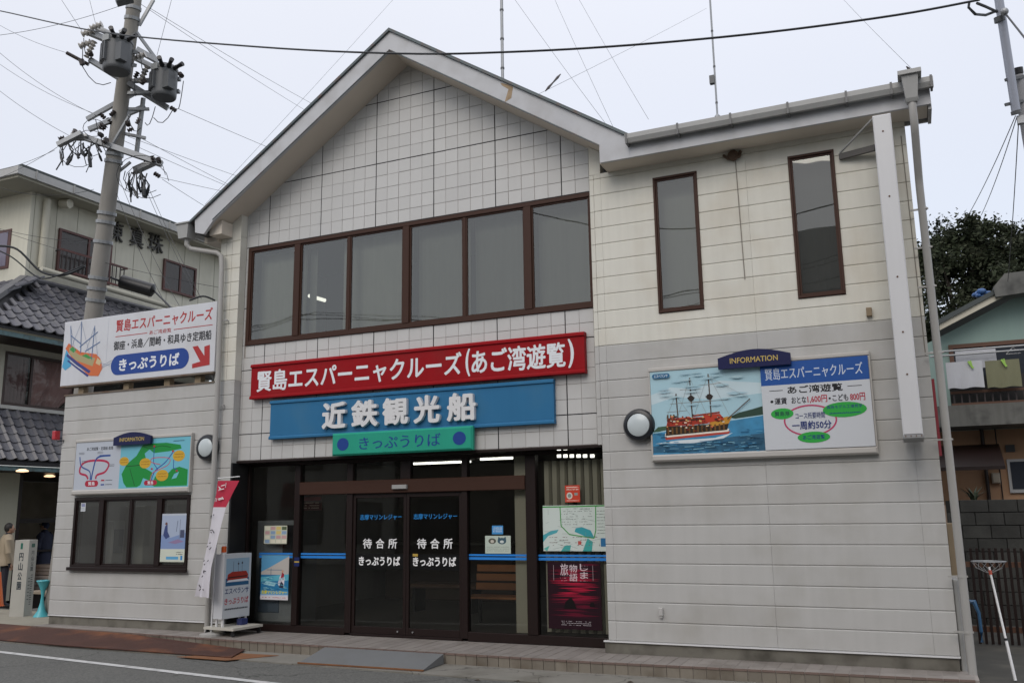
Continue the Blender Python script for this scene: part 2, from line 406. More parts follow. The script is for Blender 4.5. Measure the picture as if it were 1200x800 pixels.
# tiled step
step = MB()
step.prism3([(-9.75,edge_y(-9.75)+.02,Z_R-.05),(-4.9,edge_y(-4.9)+.02,Z_R-.05),(0,edge_y(0)+.02,Z_R-.05),(3.98,edge_y(3.98)+.02,Z_R-.05),
             (3.98,.5,Z_R-.05),(-9.75,.5,Z_R-.05)], (0,0,Z_P-.004-Z_R+.05))
st = step.build('tiled_step', M_grout, kind='structure')
TW = .147; k = 0
x = -9.72
while x < 3.95:
    xb = min(x+TW-.009, 3.975); ya, yb = edge_y(x), edge_y(xb)
    m_ = MB(); m_.box(x, xb, 0, 1, 0, 1)
    # top piece in two rows, thin coloured nosing at the edge, riser below
    for nm, fa, fb, z0, z1, mm in (('paving_tile', .012, .19, Z_P-.02, Z_P, M_ptile), ('paving_tile', .196, 9, Z_P-.02, Z_P, M_ptile)):
        q = MB(); ea, eb = (ya+fa, yb+fa), (ya+fb, yb+fb)
        if fb == 9: eb = (.35 if -6 < x < -.05 else -.001,)*2
        dx = 0
        q.prism3([(x,ea[0],z0),(xb,ea[1],z0),(xb,eb[1],z0),(x,eb[0],z0)], (0,0,z1-z0+R_.uniform(-.0015,.001)))
        q.build(nm, mm, st)
    q = MB(); q.prism3([(x,ya,Z_P-.022),(xb,yb,Z_P-.022),(xb,yb+.010,Z_P-.022),(x,ya+.010,Z_P-.022)], (0,0,.023)); q.build('nosing_tile', M_nose, st)
    q = MB(); q.prism3([(x,ya+.006,Z_R-.03),(xb,yb+.006,Z_R-.03),(xb,yb+.02,Z_R-.03),(x,ya+.02,Z_R-.03)], (0,0,Z_P-.026-Z_R+.03)); q.build('riser_tile', M_rtile, st)
    x += TW; k += 1
# steel plate and ramp
M_rust = mat('rusted_steel', (.060,.022,.014), .85, var=.35, scale=3, dirt=(.19,.065,.02), dirt_amt=.85, dirt_scale=1.5, bump=.5, bscale=50, streak=.1)
r = MB()
top = [(-13.0,.02,-.165),(-7.4,-.44,-.178),(-5.05,-.62,-.262),(-4.80,-1.18,-.272),(-8,-1.12,-.272),(-13.0,-.80,-.268)]
r.prism3(top, (0,0,.010))
o = r.build('rusted_ramp_plate', M_rust, label='long rust-brown steel ramp plate lying against the tiled step at left', cat='ramp')
r = MB(); r.prism3([(-5.6,-1.32,-.2795),(-4.75,-1.34,-.2795),(-4.35,-.78,-.2795),(-5.0,-.80,-.2795)], (0,0,.006))
r.build('rusted_flat_plate', mat('orange_rust', (.20,.085,.035), .9, var=.3, scale=5, dirt=(.08,.04,.02), dirt_amt=.6),
        label='small orange rusty flat plate in the gutter beneath the end of the long ramp', cat='steel plate')
M_rampg = mat('grey_ramp', (.155,.160,.162), .6, var=.08, scale=3, bump=.3, bscale=70, dirt=(.13,.13,.125), dirt_amt=.6, dirt_scale=2.2)
r = MB()
a0, a1 = (-3.70,-.66), (-1.93,-.655); b0, b1 = (-3.68,-1.21), (-1.97,-1.17)
r.add([(a0[0],a0[1],-.158),(a1[0],a1[1],-.158),(b1[0]+.05,b1[1],-.262),(b0[0],b0[1],-.262),
       (a0[0],a0[1],-.275),(a1[0],a1[1],-.275),(b1[0]+.05,b1[1],-.275),(b0[0],b0[1],-.275)],
      [(0,3,2,1),(4,5,6,7),(3,7,6,2),(2,6,5,1),(1,5,4,0),(0,4,7,3)])
ro = r.build('doorway_ramp', M_rampg, label='light grey wedge ramp in front of the entrance doors', cat='ramp')
r = MB(); r.bar((b0[0]-.02,b0[1]-.012,-.268),(b1[0]+.06,b1[1]-.012,-.268),.02,.016); r.build('edge_strip', mat('orange_rust', (.2,.085,.035)), ro)

# ================================================================== the ticket office
bld = empty('ticket_office', (-3, 0, Z_P), 'cream two-storey gabled ticket office with white tiled middle and siding wings', 'building')
YT, YE = .15, .36               # tile face, entrance frame face
# openings in the siding plane (x0,x1,z0,z1)
RW = [(.81,1.385,3.99,5.79),(2.505,3.04,3.99,5.775)]
KW = (-9.27,-6.76,.745,1.885)
def holes(x0, x1, z0, z1, hs):
    segs = [(x0, x1, z0, z1)]
    for h in hs:
        o_ = []
        for a, b, c, d in segs:
            if h[0] >= b or h[1] <= a or h[2] >= d or h[3] <= c: o_.append((a, b, c, d)); continue
            if h[0] > a: o_.append((a, h[0], c, d))
            if h[1] < b: o_.append((h[1], b, c, d))
            lo, hi = max(a, h[0]), min(b, h[1])
            if h[2] > c: o_.append((lo, hi, c, h[2]))
            if h[3] < d: o_.append((lo, hi, h[3], d))
        segs = o_
    return segs
def board(x0, x1, z0, z1, m, depth=.03):
    q = MB(); c = .007
    # siding board: flat face, slanted groove lip along its lower edge
    zt = z1-.013
    P_ = [(.0,z0+.008),(.0,zt),(.008,z1-.002),(.016,z1-.002),(depth,z1),(depth,z0),(.007,z0)]   # y,z section: groove lip below, splayed top edge above
    n = len(P_)
    q.add([(x0,y,z) for y, z in P_]+[(x1,y,z) for y, z in P_], [tuple(range(n)), tuple(range(2*n-1,n-1,-1))]+[(i, i+n, (i+1) % n+n, (i+1) % n) for i in range(n)])
    return q.build('siding_board', m, bld)
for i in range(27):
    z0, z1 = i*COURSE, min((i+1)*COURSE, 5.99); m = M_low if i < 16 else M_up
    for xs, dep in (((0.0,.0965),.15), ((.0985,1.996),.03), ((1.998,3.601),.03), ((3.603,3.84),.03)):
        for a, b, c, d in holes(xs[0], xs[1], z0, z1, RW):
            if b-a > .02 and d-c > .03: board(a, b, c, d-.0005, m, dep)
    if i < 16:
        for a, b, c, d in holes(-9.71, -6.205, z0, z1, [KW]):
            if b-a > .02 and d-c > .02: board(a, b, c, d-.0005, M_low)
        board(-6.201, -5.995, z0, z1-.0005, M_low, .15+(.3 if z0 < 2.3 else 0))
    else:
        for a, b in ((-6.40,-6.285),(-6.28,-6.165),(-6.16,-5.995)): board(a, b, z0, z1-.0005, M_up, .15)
# above the boards of the left column, under the sloping soffit
for a, b in ((-6.40,-6.285),(-6.28,-6.165),(-6.16,-5.995)):
    q = MB(); q.prism([(a,5.98),(b,5.98),(b,8.33-.66*abs(b+2.99)),(a,8.33-.66*abs(a+2.99))], 0, .15); q.build('siding_board', M_up, bld)
q = MB(); q.prism([(-.06,5.98),(.095,5.98),(.095,8.33-.66*3.085),(-.06,8.33-.66*2.93)], 0.0, .15); q.build('siding_board', M_up, bld)
for i in range(27):
    z0, z1 = i*COURSE, min((i+1)*COURSE, 5.98)
    if z1 > 2.37:
        q = MB(); q.bbox(-.062, -.004, .002, .15, max(z0, 2.37), z1-.004, .003); q.build('siding_board', M_low if i < 16 else M_up, bld)
# backing walls behind the siding (with the window holes)
q = MB()
for a, b, c, d in holes(0, 3.835, -.02, 5.97, RW): q.box(a, b, .031, .16, c, d)
q.build('wall_backing', M_joint, bld); q = MB()
for a, b, c, d in holes(-9.7, -6.0, -.02, 3.62, [KW]): q.box(a, b, .031, .16, c, d)
q.build('wall_backing', M_joint, bld); q = MB()
q.box(-6.395, -6.0, .151, .3, 3.62, 6.02)
q.build('wall_backing', M_joint, bld)
# plinth and bright flashing strip
for a, b in ((-9.70,-6.0),(-.055,3.83)):
    q = MB(); q.box(a, b, .012, .12, Z_P-.02, -.006); q.build('plinth', mat('plinth_concrete', (.16,.15,.125), .9, var=.2, scale=4, dirt=(.05,.045,.035), dirt_amt=.8, dirt_scale=3), bld)
    q = MB(); q.box(a-.01, b+.015, -.012, .028, -.020, -.002); q.build('base_flashing', M_white, bld)
# side and rear walls, floors, ceilings
q = MB(); q.box(3.72,3.838,.161,7,Z_P,6.0); q.box(-6.395,-6.28,.301,7,Z_P,6.2); q.box(-9.7,-9.58,.161,2.6,Z_P,3.62); q.box(-9.579,-6.396,2.48,2.6,Z_P,3.62); q.box(-6.279,3.719,6.88,7,Z_P,6.0)
q.build('outer_wall', M_low, bld)
q = MB(); q.box(-9.579,-6.396,.17,.35,3.45,3.56); q.box(-9.579,-6.396,2.35,2.479,3.45,3.56); [q.box(x_,x_+.08,.351,2.349,3.47,3.54) for x_ in (-9.579,-8.8,-8.0,-7.2,-6.476)]; q.build('added_skylight_frame', M_roof, bld)  # unseen skylight, added in the wing roof to brighten the kiosk
q = MB(); q.quad((-9.57,.352,3.545),(-6.4,.352,3.545),(-6.4,2.348,3.545),(-9.57,2.348,3.545)); q.build('added_skylight_glass', G_kiosk, bld)  # added glazing that lets daylight down onto the kiosk fittings
q = MB(); q.box(-9.73,-6.40,-.015,.17,3.622,3.648); q.build('coping', mat('rusty_coping', (.16,.13,.10), .7, var=.2, scale=9, dirt=(.12,.05,.02), dirt_amt=.8, dirt_scale=5), bld)
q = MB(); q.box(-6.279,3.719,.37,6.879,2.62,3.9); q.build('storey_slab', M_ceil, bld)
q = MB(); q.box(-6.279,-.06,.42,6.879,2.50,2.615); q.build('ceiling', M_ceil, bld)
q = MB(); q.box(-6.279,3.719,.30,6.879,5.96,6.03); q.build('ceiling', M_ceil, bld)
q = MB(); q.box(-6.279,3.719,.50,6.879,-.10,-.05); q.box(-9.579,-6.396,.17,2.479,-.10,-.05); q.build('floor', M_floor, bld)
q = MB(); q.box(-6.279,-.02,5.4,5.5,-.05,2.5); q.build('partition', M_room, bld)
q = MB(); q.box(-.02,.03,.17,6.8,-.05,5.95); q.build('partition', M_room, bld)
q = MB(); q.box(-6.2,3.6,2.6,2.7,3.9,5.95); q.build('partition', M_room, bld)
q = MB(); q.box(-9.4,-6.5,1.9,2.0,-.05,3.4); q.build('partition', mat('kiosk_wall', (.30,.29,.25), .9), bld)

# ---- tiled middle: 20 cm tiles, darker control joints every fifth tile
def wall_top(x): return 8.33-.66*abs(x+2.99)+.02
WIN = (-5.93,-.062,4.195,5.80)
GX, GZ = -6.0+.0, 2.385
TS = .2015
X_J = -5.553; Z_J = 6.823
tiles = []
nx0 = -3; 
for i in range(-3, 29):
    xa = X_J+TS*i; xb = xa+TS
    if xb <= -5.995 or xa >= -.065: continue
    xa, xb = max(xa, -5.993), min(xb, -.064)
    for j in range(-22, 9):
        za = Z_J+TS*j; zb = za+TS
        if zb <= GZ+.01: continue
        za = max(za, GZ)
        for a, b, c, d in holes(xa, xb, za, zb, [WIN]):
            gl = .0070 if i % 5 == 0 else .0028
            gr = .0070 if (i+1) % 5 == 0 else .0028
            gb = .0070 if j % 5 == 0 else .0028
            gt = .0070 if (j+1) % 5 == 0 else .0028
            P_ = [(a+gl,c+gb),(b-gr,c+gb),(b-gr,d-gt),(a+gl,d-gt)]
            if b-a < .03 or d-c < .03: continue
            P_ = clip(P_, -.66, 1, 8.35+.66*2.99); P_ = clip(P_, .66, 1, 8.35-.66*2.99)
            if len(P_) < 3: continue
            full = len(P_) == 4 and abs((b-a)-TS) < .001 and abs((d-c)-TS) < .001
            cx, cz = (a+b)/2, (c+d)/2
            hid = (-5.5 < cx < -.25 and 3.35 < cz < 3.75) or (-5.1 < cx < -.7 and 2.75 < cz < 3.2)
            dist = (Vector((cx, YT, cz))-CAM).length
            tiles.append((hid, dist, P_, full))
tiles.sort(key=lambda t: (t[0], t[1]))
rest = MB(); shared = {}
for k, (hid, dist, P_, full) in enumerate(tiles):
    x0 = min(p[0] for p in P_); z0 = min(p[1] for p in P_); dy = R_.uniform(-.0018, .0018)
    if k < 298:
        w_, h_ = round(max(p[0] for p in P_)-x0, 4), round(max(p[1] for p in P_)-z0, 4)
        key = (w_, h_) if len(P_) == 4 and (P_[0][1] == P_[1][1]) and (P_[2][1] == P_[3][1]) else None
        if key and key in shared: me = shared[key]
        else:
            mb = MB()
            if key: mb.bbox(0, w_, 0, .014, 0, h_, .0018)
            else: mb.prism([(p[0]-x0, p[1]-z0) for p in P_], 0, .014)
            me = mb.mesh('wall_tile', M_tile)
            if key: shared[key] = me
        place('wall_tile', me, bld, (x0, YT+dy, z0))
    else: rest.prism(P_, YT+dy, YT+.014)
rest.build('wall_tile', M_tile, bld, kind='stuff')
# black sealant in the control joints
q = MB()
for i in range(0, 29, 5):
    x = X_J+TS*i
    if -5.99 < x < -.08:
        for a, b, c, d in holes(x-.0056, x+.0056, GZ, 8.35-.66*abs(x+2.99)-.01, [WIN]): q.box(a, b, YT+.001, YT+.0055, c, d)
for j in range(-20, 9, 5):
    z = Z_J+TS*j; w_ = min((8.33-z)/.66, 9)
    xa, xb = max(-5.99, -2.99-w_), min(-.067, -2.99+w_)
    if z > GZ+.05 and xb > xa:
        for a, b, c, d in holes(xa, xb, z-.0056, z+.0056, [WIN]): q.box(a, b, YT+.0012, YT+.0052, c, d)
q.build('control_joint', M_cjoint, bld, kind='stuff')
# rendered backing behind the tiles
q = MB()
for a, b, c, d in holes(-6.0, -.06, GZ, 5.98, [WIN]): q.box(a, b, YT+.006, .30, c, d)
q.prism([(-6.0,5.981),(-.06,5.981),(-.06,wall_top(-.06)),(-2.99,8.35),(-6.0,wall_top(-6.0))], YT+.006, .30)
q.build('tile_bed', M_grout, bld)
q = MB(); q.box(-6.0,-.055,YT-.03,YT+.09,GZ-.035,GZ-.002); q.build('lintel_trim', M_dbrown, bld)

# ---- roof, fascia, soffit, gutters
O_ = -.38
def gz(x, top): return (8.63 if top else 8.33)-.66*abs(x+2.99)
q = MB(); q.prism([(-2.99,8.33),(-2.99,8.63),(-6.62,gz(-6.62,1)),(-6.60,6.02),(-6.42,5.97),(-6.25,gz(-6.25,0)-.02)], O_, O_+.05); q.build('fascia', M_fascia, bld)
q = MB(); q.prism([(-2.99,8.33),(.22,gz(.22,0)),(.22,5.975),(.62,5.975),(.62,gz(.62,1)),(-2.99,8.63)], O_, O_+.05); q.build('fascia', M_fascia, bld)
q = MB(); q.prism([(.621,5.975),(4.12,5.975),(4.12,6.235),(.621,6.235)], O_, O_+.04); q.build('fascia', M_fascia, bld)
# rust mark below the roof edge
q = MB(); q.prism([(-1.12,7.10),(-1.02,7.14),(-.99,7.30),(-1.08,7.36),(-1.18,7.40),(-1.16,7.36),(-1.06,7.28)], O_-.002, O_); q.build('rust_stain', mat('rust_stain', (.34,.25,.16), .9, var=.4, scale=14), bld)
for sgn in (-1, 1):
    xe = -6.70 if sgn < 0 else .66
    q = MB(); z_e = gz(xe, 1)
    q.prism([(-2.99,8.632),(xe,z_e+.002),(xe,z_e+.045),(-2.99,8.68)] if sgn > 0 else [(xe,z_e+.002),(-2.99,8.632),(-2.99,8.68),(xe,z_e+.045)], O_-.035, O_+.10)
    q.build('roof_edge_flashing', M_flash, bld)
    q = MB()
    q.prism([(-2.99,8.60),(xe,z_e-.03),(xe,z_e+.0),(-2.99,8.631)] if sgn > 0 else [(xe,z_e-.03),(-2.99,8.60),(-2.99,8.631),(xe,z_e+.0)], O_+.051, 7.2)
    q.build('roof_slope', M_roof, bld)
    # drip edge line on the lower rim of the fascia
    xi = -6.25 if sgn < 0 else .22
    q = MB(); q.bar((-2.99,O_-.004,8.333),(xi,O_-.004,gz(xi,0)+.003),.012,.014,(0,1,0)); q.build('drip_edge', M_flash, bld)
# soffit under the gable overhang
q = MB()
q.prism3([(-2.99,O_+.051,8.335),(-6.40,O_+.051,gz(-6.40,0)+.005),(-6.40,YT,gz(-6.40,0)+.005),(-2.99,YT,8.335)], (0,0,.03))
q.prism3([(-2.99,O_+.051,8.335),(-2.99,YT,8.335),(.22,YT,gz(.22,0)+.005),(.22,O_+.051,gz(.22,0)+.005)], (0,0,.03))
q.build('soffit', M_soffit, bld)
q = MB(); q.box(.221,4.085,O_+.041,.028,5.978,6.00); q.build('soffit', M_soffit, bld)
q = MB(); q.box(4.09,4.125,O_+.041,.10,5.93,6.24); q.box(3.842,4.089,.06,.10,5.95,6.2); q.build('verge_board', M_gutter, bld)
# boxed left eave
q = MB(); q.box(-6.68,-6.40,O_+.30,7.0,5.93,6.20); q.box(-6.42,-6.17,O_+.13,-.002,5.98,6.20); q.build('boxed_eave', M_soffit, bld)
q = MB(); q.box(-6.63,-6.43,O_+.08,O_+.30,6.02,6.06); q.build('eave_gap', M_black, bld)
# main roof behind
q = MB()
q.prism3([(.3,-.37,6.17),(4.12,-.37,6.17),(4.12,.09,6.20),(.3,.09,6.20)], (0,0,.03))
q.prism3([(.0,.10,6.20),(3.86,.10,6.20),(3.86,7.2,6.65),(.0,7.2,6.65)], (0,0,.05))
q.build('roof_slope', M_roof, bld)
q = MB(); q.prism3([(3.80,.17,6.001),(3.80,7.0,6.001),(3.80,7.0,6.62),(3.80,.17,6.19)], (.038,0,0)); q.build('gable_wall', M_up, bld)
# gutter of the right block
gu = MB()
prof = [(0,.0),(-.03,-.075),(-.10,-.085),(-.125,-.03),(-.125,.03),(-.115,.035),(-.112,-.025),(-.095,-.070),(-.035,-.062),(-.012,.0)]
X0g, X1g = .60, 4.16
vs = [(X, O_-.002+a, 6.215+b) for X in (X0g, X1g) for a, b in prof]; nP = len(prof)
gu.add(vs, [(i, (i+1) % nP, (i+1) % nP+nP, i+nP) for i in range(nP)] + [tuple(range(nP-1, -1, -1)), tuple(range(nP, 2*nP))])
gut = gu.build('gutter', M_gutter, bld)
for X in (.62, 1.28, 1.93, 2.60, 3.25, 3.73, 4.14):
    q = MB(); q.box(X-.012, X+.012, O_-.135, O_-.0, 6.115, 6.258); q.build('gutter_bracket', mat('gutter_bracket', (.13,.13,.13), .5), gut)
# hopper head and downpipe, right
hx = 3.925
q = MB()
def frust(q, x0, x1, y0, y1, z0, X0, X1, Y0, Y1, z1):
    q.add([(x0,y0,z0),(x1,y0,z0),(x1,y1,z0),(x0,y1,z0),(X0,Y0,z1),(X1,Y0,z1),(X1,Y1,z1),(X0,Y1,z1)],
          [(0,3,2,1),(4,5,6,7),(0,1,5,4),(1,2,6,5),(2,3,7,6),(3,0,4,7)])
frust(q, hx-.06, hx+.06, -.60, -.50, 5.99, hx-.085, hx+.085, -.64, -.48, 6.25)
q.box(hx-.12, hx+.12, -.67, -.47, 6.252, 6.30)
frust(q, hx-.05, hx+.05, -.59, -.50, 5.95, hx-.07, hx+.07, -.61, -.49, 5.989)
q.build('rainwater_hopper', M_gutter, bld)
q = MB(); q.tube([(hx,-.545,5.96),(hx,-.545,5.72),(hx,-.48,5.62),(hx+.0,-.17,5.22),(hx+.0,-.12,5.12),(hx+.015,-.11,Z_R+.0)], .042, 12)
dpp = q.build('downpipe', M_pipe, bld, smooth=True)
for z in (4.85, 3.95, 3.2, 2.25, .82, -.02+.28, 4.4):
    q = MB(); q.bar((3.80,-.11,z),(hx+.065,-.11,z),.02,.018); q.tube([(hx+.008,-.11,z-.012),(hx+.008,-.11,z+.012)], .048, 12); q.build('pipe_bracket', M_pipe, dpp)
# left hopper and downpipe
q = MB(); frust(q, -6.93,-6.75,-.40,-.22,5.96,-6.97,-6.72,-.42,-.20,6.19); q.box(-6.99,-6.70,-.44,-.18,6.191,6.215); q.build('rainwater_hopper', M_gutter, bld)
q = MB(); q.tube([(-6.83,-.31,5.97),(-6.83,-.31,5.86),(-6.77,-.28,5.80),(-6.36,-.13,5.72),(-6.29,-.11,5.66),(-6.27,-.10,5.5),(-6.25,-.09,3.7),(-6.25,-.07,Z_P)], .040, 12)
dpl = q.build('downpipe', M_pipe, bld, smooth=True)
for z in (3.25, 4.6, .35, 1.9):
    q = MB(); q.bar((-6.24,-.07,z),(-6.13,-.07,z),.014,.014); q.bar((-6.17,-.07,z),(-6.17,.0,z),.014,.014); q.build('pipe_bracket', M_gutter, dpl)
# left gutter along the eave (end towards the street)
q = MB(); q.box(-6.90,-6.72,-.17,7.0,6.06,6.20); q.build('gutter', M_gutter, bld)

# ---- windows of the upper floor
def window(x0, x1, z0, z1, yf, m, fw=.035, depth=.07, glassm=None, mull=(), thick=(), back=None, lab=None):
    q = MB()
    q.bbox(x0, x1, yf, yf+depth, z1-fw, z1, .004); q.bbox(x0, x1, yf, yf+depth, z0, z0+fw*1.15, .004)
    q.bbox(x0, x0+fw, yf+.001, yf+depth, z0+fw*1.15, z1-fw, .004); q.bbox(x1-fw, x1, yf+.001, yf+depth, z0+fw*1.15, z1-fw, .004)
    f = q.build('window', m, bld, label=lab)
    xs = [x0+fw]+sorted(list(mull)+list(thick))+[x1-fw]
    for t in mull:
        q = MB(); q.bbox(t-.022, t+.022, yf+.012, yf+depth-.01, z0+fw*1.15, z1-fw, .004); q.build('mullion', m, f)
    for t in thick:
        q = MB(); q.bbox(t-.055, t+.055, yf-.006, yf+depth, z0+fw*1.15, z1-fw, .006); q.build('mullion', m, f)
    for a, b in zip(xs[:-1], xs[1:]):
        pa = a+(.02 if a in mull else .055 if a in thick else 0); pb = b-(.02 if b in mull else .055 if b in thick else 0)
        s_ = MB(); w_ = .022
        for bx in ((pa,pb,z1-fw-w_,z1-fw-.001),(pa,pb,z0+fw*1.15+.001,z0+fw*1.15+w_)): s_.box(bx[0]+.001,bx[1]-.001,yf+.022,yf+.05,bx[2],bx[3])
        s_.box(pa+.001,pa+w_,yf+.022,yf+.05,z0+fw*1.15+w_,z1-fw-w_); s_.box(pb-w_,pb-.001,yf+.022,yf+.05,z0+fw*1.15+w_,z1-fw-w_)
        s_.build('sash', m, f)
        q = MB(); q.quad((pa+w_,yf+.036,z0+fw),(pb-w_,yf+.036,z0+fw),(pb-w_,yf+.036,z1-fw),(pa+w_,yf+.036,z1-fw)); q.build('pane', glassm, f)
    return f
window(WIN[0], WIN[1], WIN[2], WIN[3], YT-.025, M_brown, .06, .11, G_up, (-4.0,-2.02), (-4.96,-2.985,-1.03), lab='long brown-framed strip of six dark panes under the tiled gable')
window(RW[0][0], RW[0][1], RW[0][2], RW[0][3], -.02, M_brown, .03, .06, G_up, lab='tall narrow window nearer the gable')
window(RW[1][0], RW[1][1], RW[1][2], RW[1][3], -.02, M_brown, .03, .06, G_up, lab='tall narrow window nearer the downpipe')
# curtains and a blind inside, seen through the tinted panes
def drape(x0, x1, z0, z1, y, amp, per, m, name='curtain', parent=bld, seg=6):
    q = MB(); n_ = max(4, int((x1-x0)/per*seg)); vs = []
    for i in range(n_+1):
        x_ = x0+(x1-x0)*i/n_; yy = y+amp*math.sin(2*math.pi*i/seg)+amp*.4*math.sin(i*1.7)
        vs += [(x_, yy, z0), (x_, yy, z1)]
    q.add(vs, [(2*i, 2*i+2, 2*i+3, 2*i+1) for i in range(n_)]); return q.build(name, m, parent, smooth=True)
for k, (a, b, v) in enumerate(((-5.9,-4.98,.58),(-4.92,-4.78,.46),(-4.28,-3.03,.56),(-2.93,-2.06,.40),(-1.98,-1.08,.33),(-.98,-.1,.36))):
    drape(a, b, 4.2, 5.75, .42, .010, .22, mat('curtain_tone_%d' % k, (v, v, v*.90), .9, var=.10, scale=2, streak=.12))
A_ = at(362,346.5,1,1.2); B_ = at(381,352,1,1.2)
q = MB(); q.tube([A_, B_], .03, 8); q.build('ceiling_lamp', mat('office_tube', (1,.98,.9), emit=1.2), label='lit tube seen through the second upstairs pane', cat='lamp')
drape(.75, 1.45, 3.95, 5.8, .30, .006, .2, M_curt); drape(2.45, 3.1, 3.95, 5.8, .30, .006, .2, mat('dark_curtain', (.10,.10,.095), .9))

for px, py, lab in ((559,797,'small dry leaf in the gutter nearest the grey ramp'), (606,798,'curled brown leaf in the gutter right of the grey ramp'), (738,799,'brown leaf at the bottom edge of the gutter'), (205,789,'pale scrap of litter on the road beyond the white line')):
    c = at(px, py, 2, Z_R+.008); q = MB(); q.add([(c.x-.04,c.y-.01,c.z),(c.x,c.y-.022,c.z+.012),(c.x+.045,c.y+.005,c.z+.002),(c.x+.005,c.y+.02,c.z+.014)], [(0,1,2),(0,2,3)])
    q.build('fallen_leaf', mat('dry_leaf', (.05,.03,.015), .8) if 'leaf' in lab else M_line, label=lab, cat='leaf' if 'leaf' in lab else 'litter')

q = MB(); q.box(.205,.2195,O_+.051,.0,5.976,6.205); q.build('soffit', M_soffit, bld)

# ================================================================== entrance glazing
def ex(px, py=640): return at(px, py, 1, YE).x
def ez(px, py): return at(px, py, 1, YE).z
ZB = Z_P+.001; ZT = GZ-.036
e = {k: ex(v) for k, v in dict(a=286, b=343.5, c=350, d=405, e=412, f=470, g=480, h=541, i=547.5, j=617, k=629).items()}
XR_ = -.062
fr = MB()
fr.bbox(-5.99, XR_, YE, YE+.10, ZT-.05, ZT, .004)
fr.bbox(-5.99, -5.93, YE, YE+.10, ZB+.06, ZT-.051, .004)
fr.bbox(-5.99, e['d'], YE, YE+.12, ZB, ZB+.10, .004); fr.bbox(e['i'], XR_, YE, YE+.12, ZB, ZB+.12, .004)
fr.bbox(e['b'], e['c'], YE-.012, YE+.10, ZB+.101, ZT-.051, .006)
fr.bbox(e['d'], e['e'], YE-.002, YE+.10, ZB+.03, ZT-.051, .006)
fr.bbox(e['h'], e['i'], YE-.002, YE+.10, ZB+.03, ZT-.051, .006)
fr.bbox(e['j'], e['k'], YE-.012, YE+.10, ZB+.121, ZT-.051, .006)
fr.bbox(XR_-.04, XR_, YE, YE+.10, ZB+.121, ZT-.051, .004)
fr.bbox(e['e'], e['h'], YE+.0, YE+.12, ZB, ZB+.03, .003)
ent = fr.build('entrance_frame', M_dbrown, bld)
q = MB(); q.bbox(e['c']+.001, e['j']-.001, YE-.03, YE+.09, 1.845, 2.035, .008)
q.build('header_rail', M_brown, ent)
q = MB(); q.bbox(ex(462,573), ex(479,573), YE-.075, YE-.031, 1.895, 1.955, .006); q.build('door_sensor', mat('grey_plastic', (.35,.35,.34), .4), ent)
q = MB(); q.box(-5.992, -5.96, .0, YE-.001, ZB, ZT); q.build('door_jamb', M_black, ent)
def pane(x0, x1, z0, z1, y, m, par, nm='pane'):
    q = MB(); q.quad((x0,y,z0),(x1,y,z0),(x1,y,z1),(x0,y,z1)); return q.build(nm, m, par)
pane(-5.93, e['b'], ZB+.10, ZT-.05, YE+.05, G_door, ent)
pane(e['c'], e['d'], ZB+.10, 1.845, YE+.05, G_door, ent)
pane(e['i'], e['j'], ZB+.12, 1.845, YE+.05, G_door, ent)
pane(e['k'], XR_-.04, ZB+.12, ZT-.05, YE+.05, G_door, ent)
for a, b in ((e['c'],e['d']),(e['e'],e['h']),(e['i'],e['j'])): pane(a, b, 2.035, ZT-.05, YE+.05, G_door, ent)
q = MB(); q.bbox(ex(468), ex(480), YE+.005, YE+.09, 2.036, ZT-.051); q.build('mullion', M_dbrown, ent)
# the two sliding doors
c_ = (e['f']+e['g'])/2
BLUE = '2f8fd8'
for a, b, lab in ((e['e']+.003, c_-.002, 'left sliding glass door'), (c_+.002, e['h']-.003, 'right sliding glass door')):
    yd = YE+.02; s_ = MB()
    s_.bbox(a, a+.045, yd, yd+.04, ZB+.032, 1.843, .003); s_.bbox(b-.045, b, yd, yd+.04, ZB+.032, 1.843, .003)
    s_.bbox(a+.045, b-.045, yd, yd+.04, 1.78, 1.843, .003); s_.bbox(a+.045, b-.045, yd, yd+.04, ZB+.032, ZB+.13, .003)
    d_ = s_.build('sliding_door', M_dbrown, bld, label=lab)
    pane(a+.045, b-.045, ZB+.13, 1.78, yd+.02, G_door, d_)
    t_ = front(a+.045, b-.045, 0, 2, yd+.018); W = 1
    t_.text('志摩マリンレジャー', .08, (1.465)/2, .95, (1.545)/2, BLUE, .01); t_.build('lettering', d_)
    for ch, u0, u1 in (('待',.15,.34),('合',.42,.60),('所',.68,.86)):
        t_ = front(a+.045, b-.045, 0, 2, yd+.018); t_.text(ch, u0, .53, u1, .60, 'e8e8e8', .02); t_.build('lettering', d_)
    t_ = front(a+.045, b-.045, 0, 2, yd+.018); t_.rect(.0, .385, 1.0, .492, '050505'); t_.build('black_band', d_)
    t_ = front(a+.045, b-.045, 0, 2, yd+.0165); t_.text('きっぷうりば', .07, .41, .93, .475, 'e8e8e8', .035); t_.build('lettering', d_)
    q = MB(); q.lathe([(.012,-.01),(.016,0),(.012,.01)], (b-.12 if lab[0]=='l' else a+.12, yd-.008, ZB+.08), 'y', 10); q.build('door_lock', M_chrome, d_)
# blue double stripes on the fixed panes
for a, b in ((-5.72, e['b']-.01), (e['c']+.01, e['d']-.01), (e['i']+.005, e['j']-.005), (e['k']+.005, XR_-.045)):
    q = MB(); q.box(a, b, YE+.044, YE+.0485, .965, .99); q.box(a, b, YE+.044, YE+.0485, .915, .95); q.build('blue_stripe', flat('2b7fd0'), ent)

# ---- things stuck on or standing behind the glass
yg = YE+.043
def zx(p0, p1, y):
    a = at(p0[0], p0[1], 1, y); b = at(p1[0], p1[1], 1, y); return min(a.x,b.x), max(a.x,b.x), min(a.z,b.z), max(a.z,b.z)
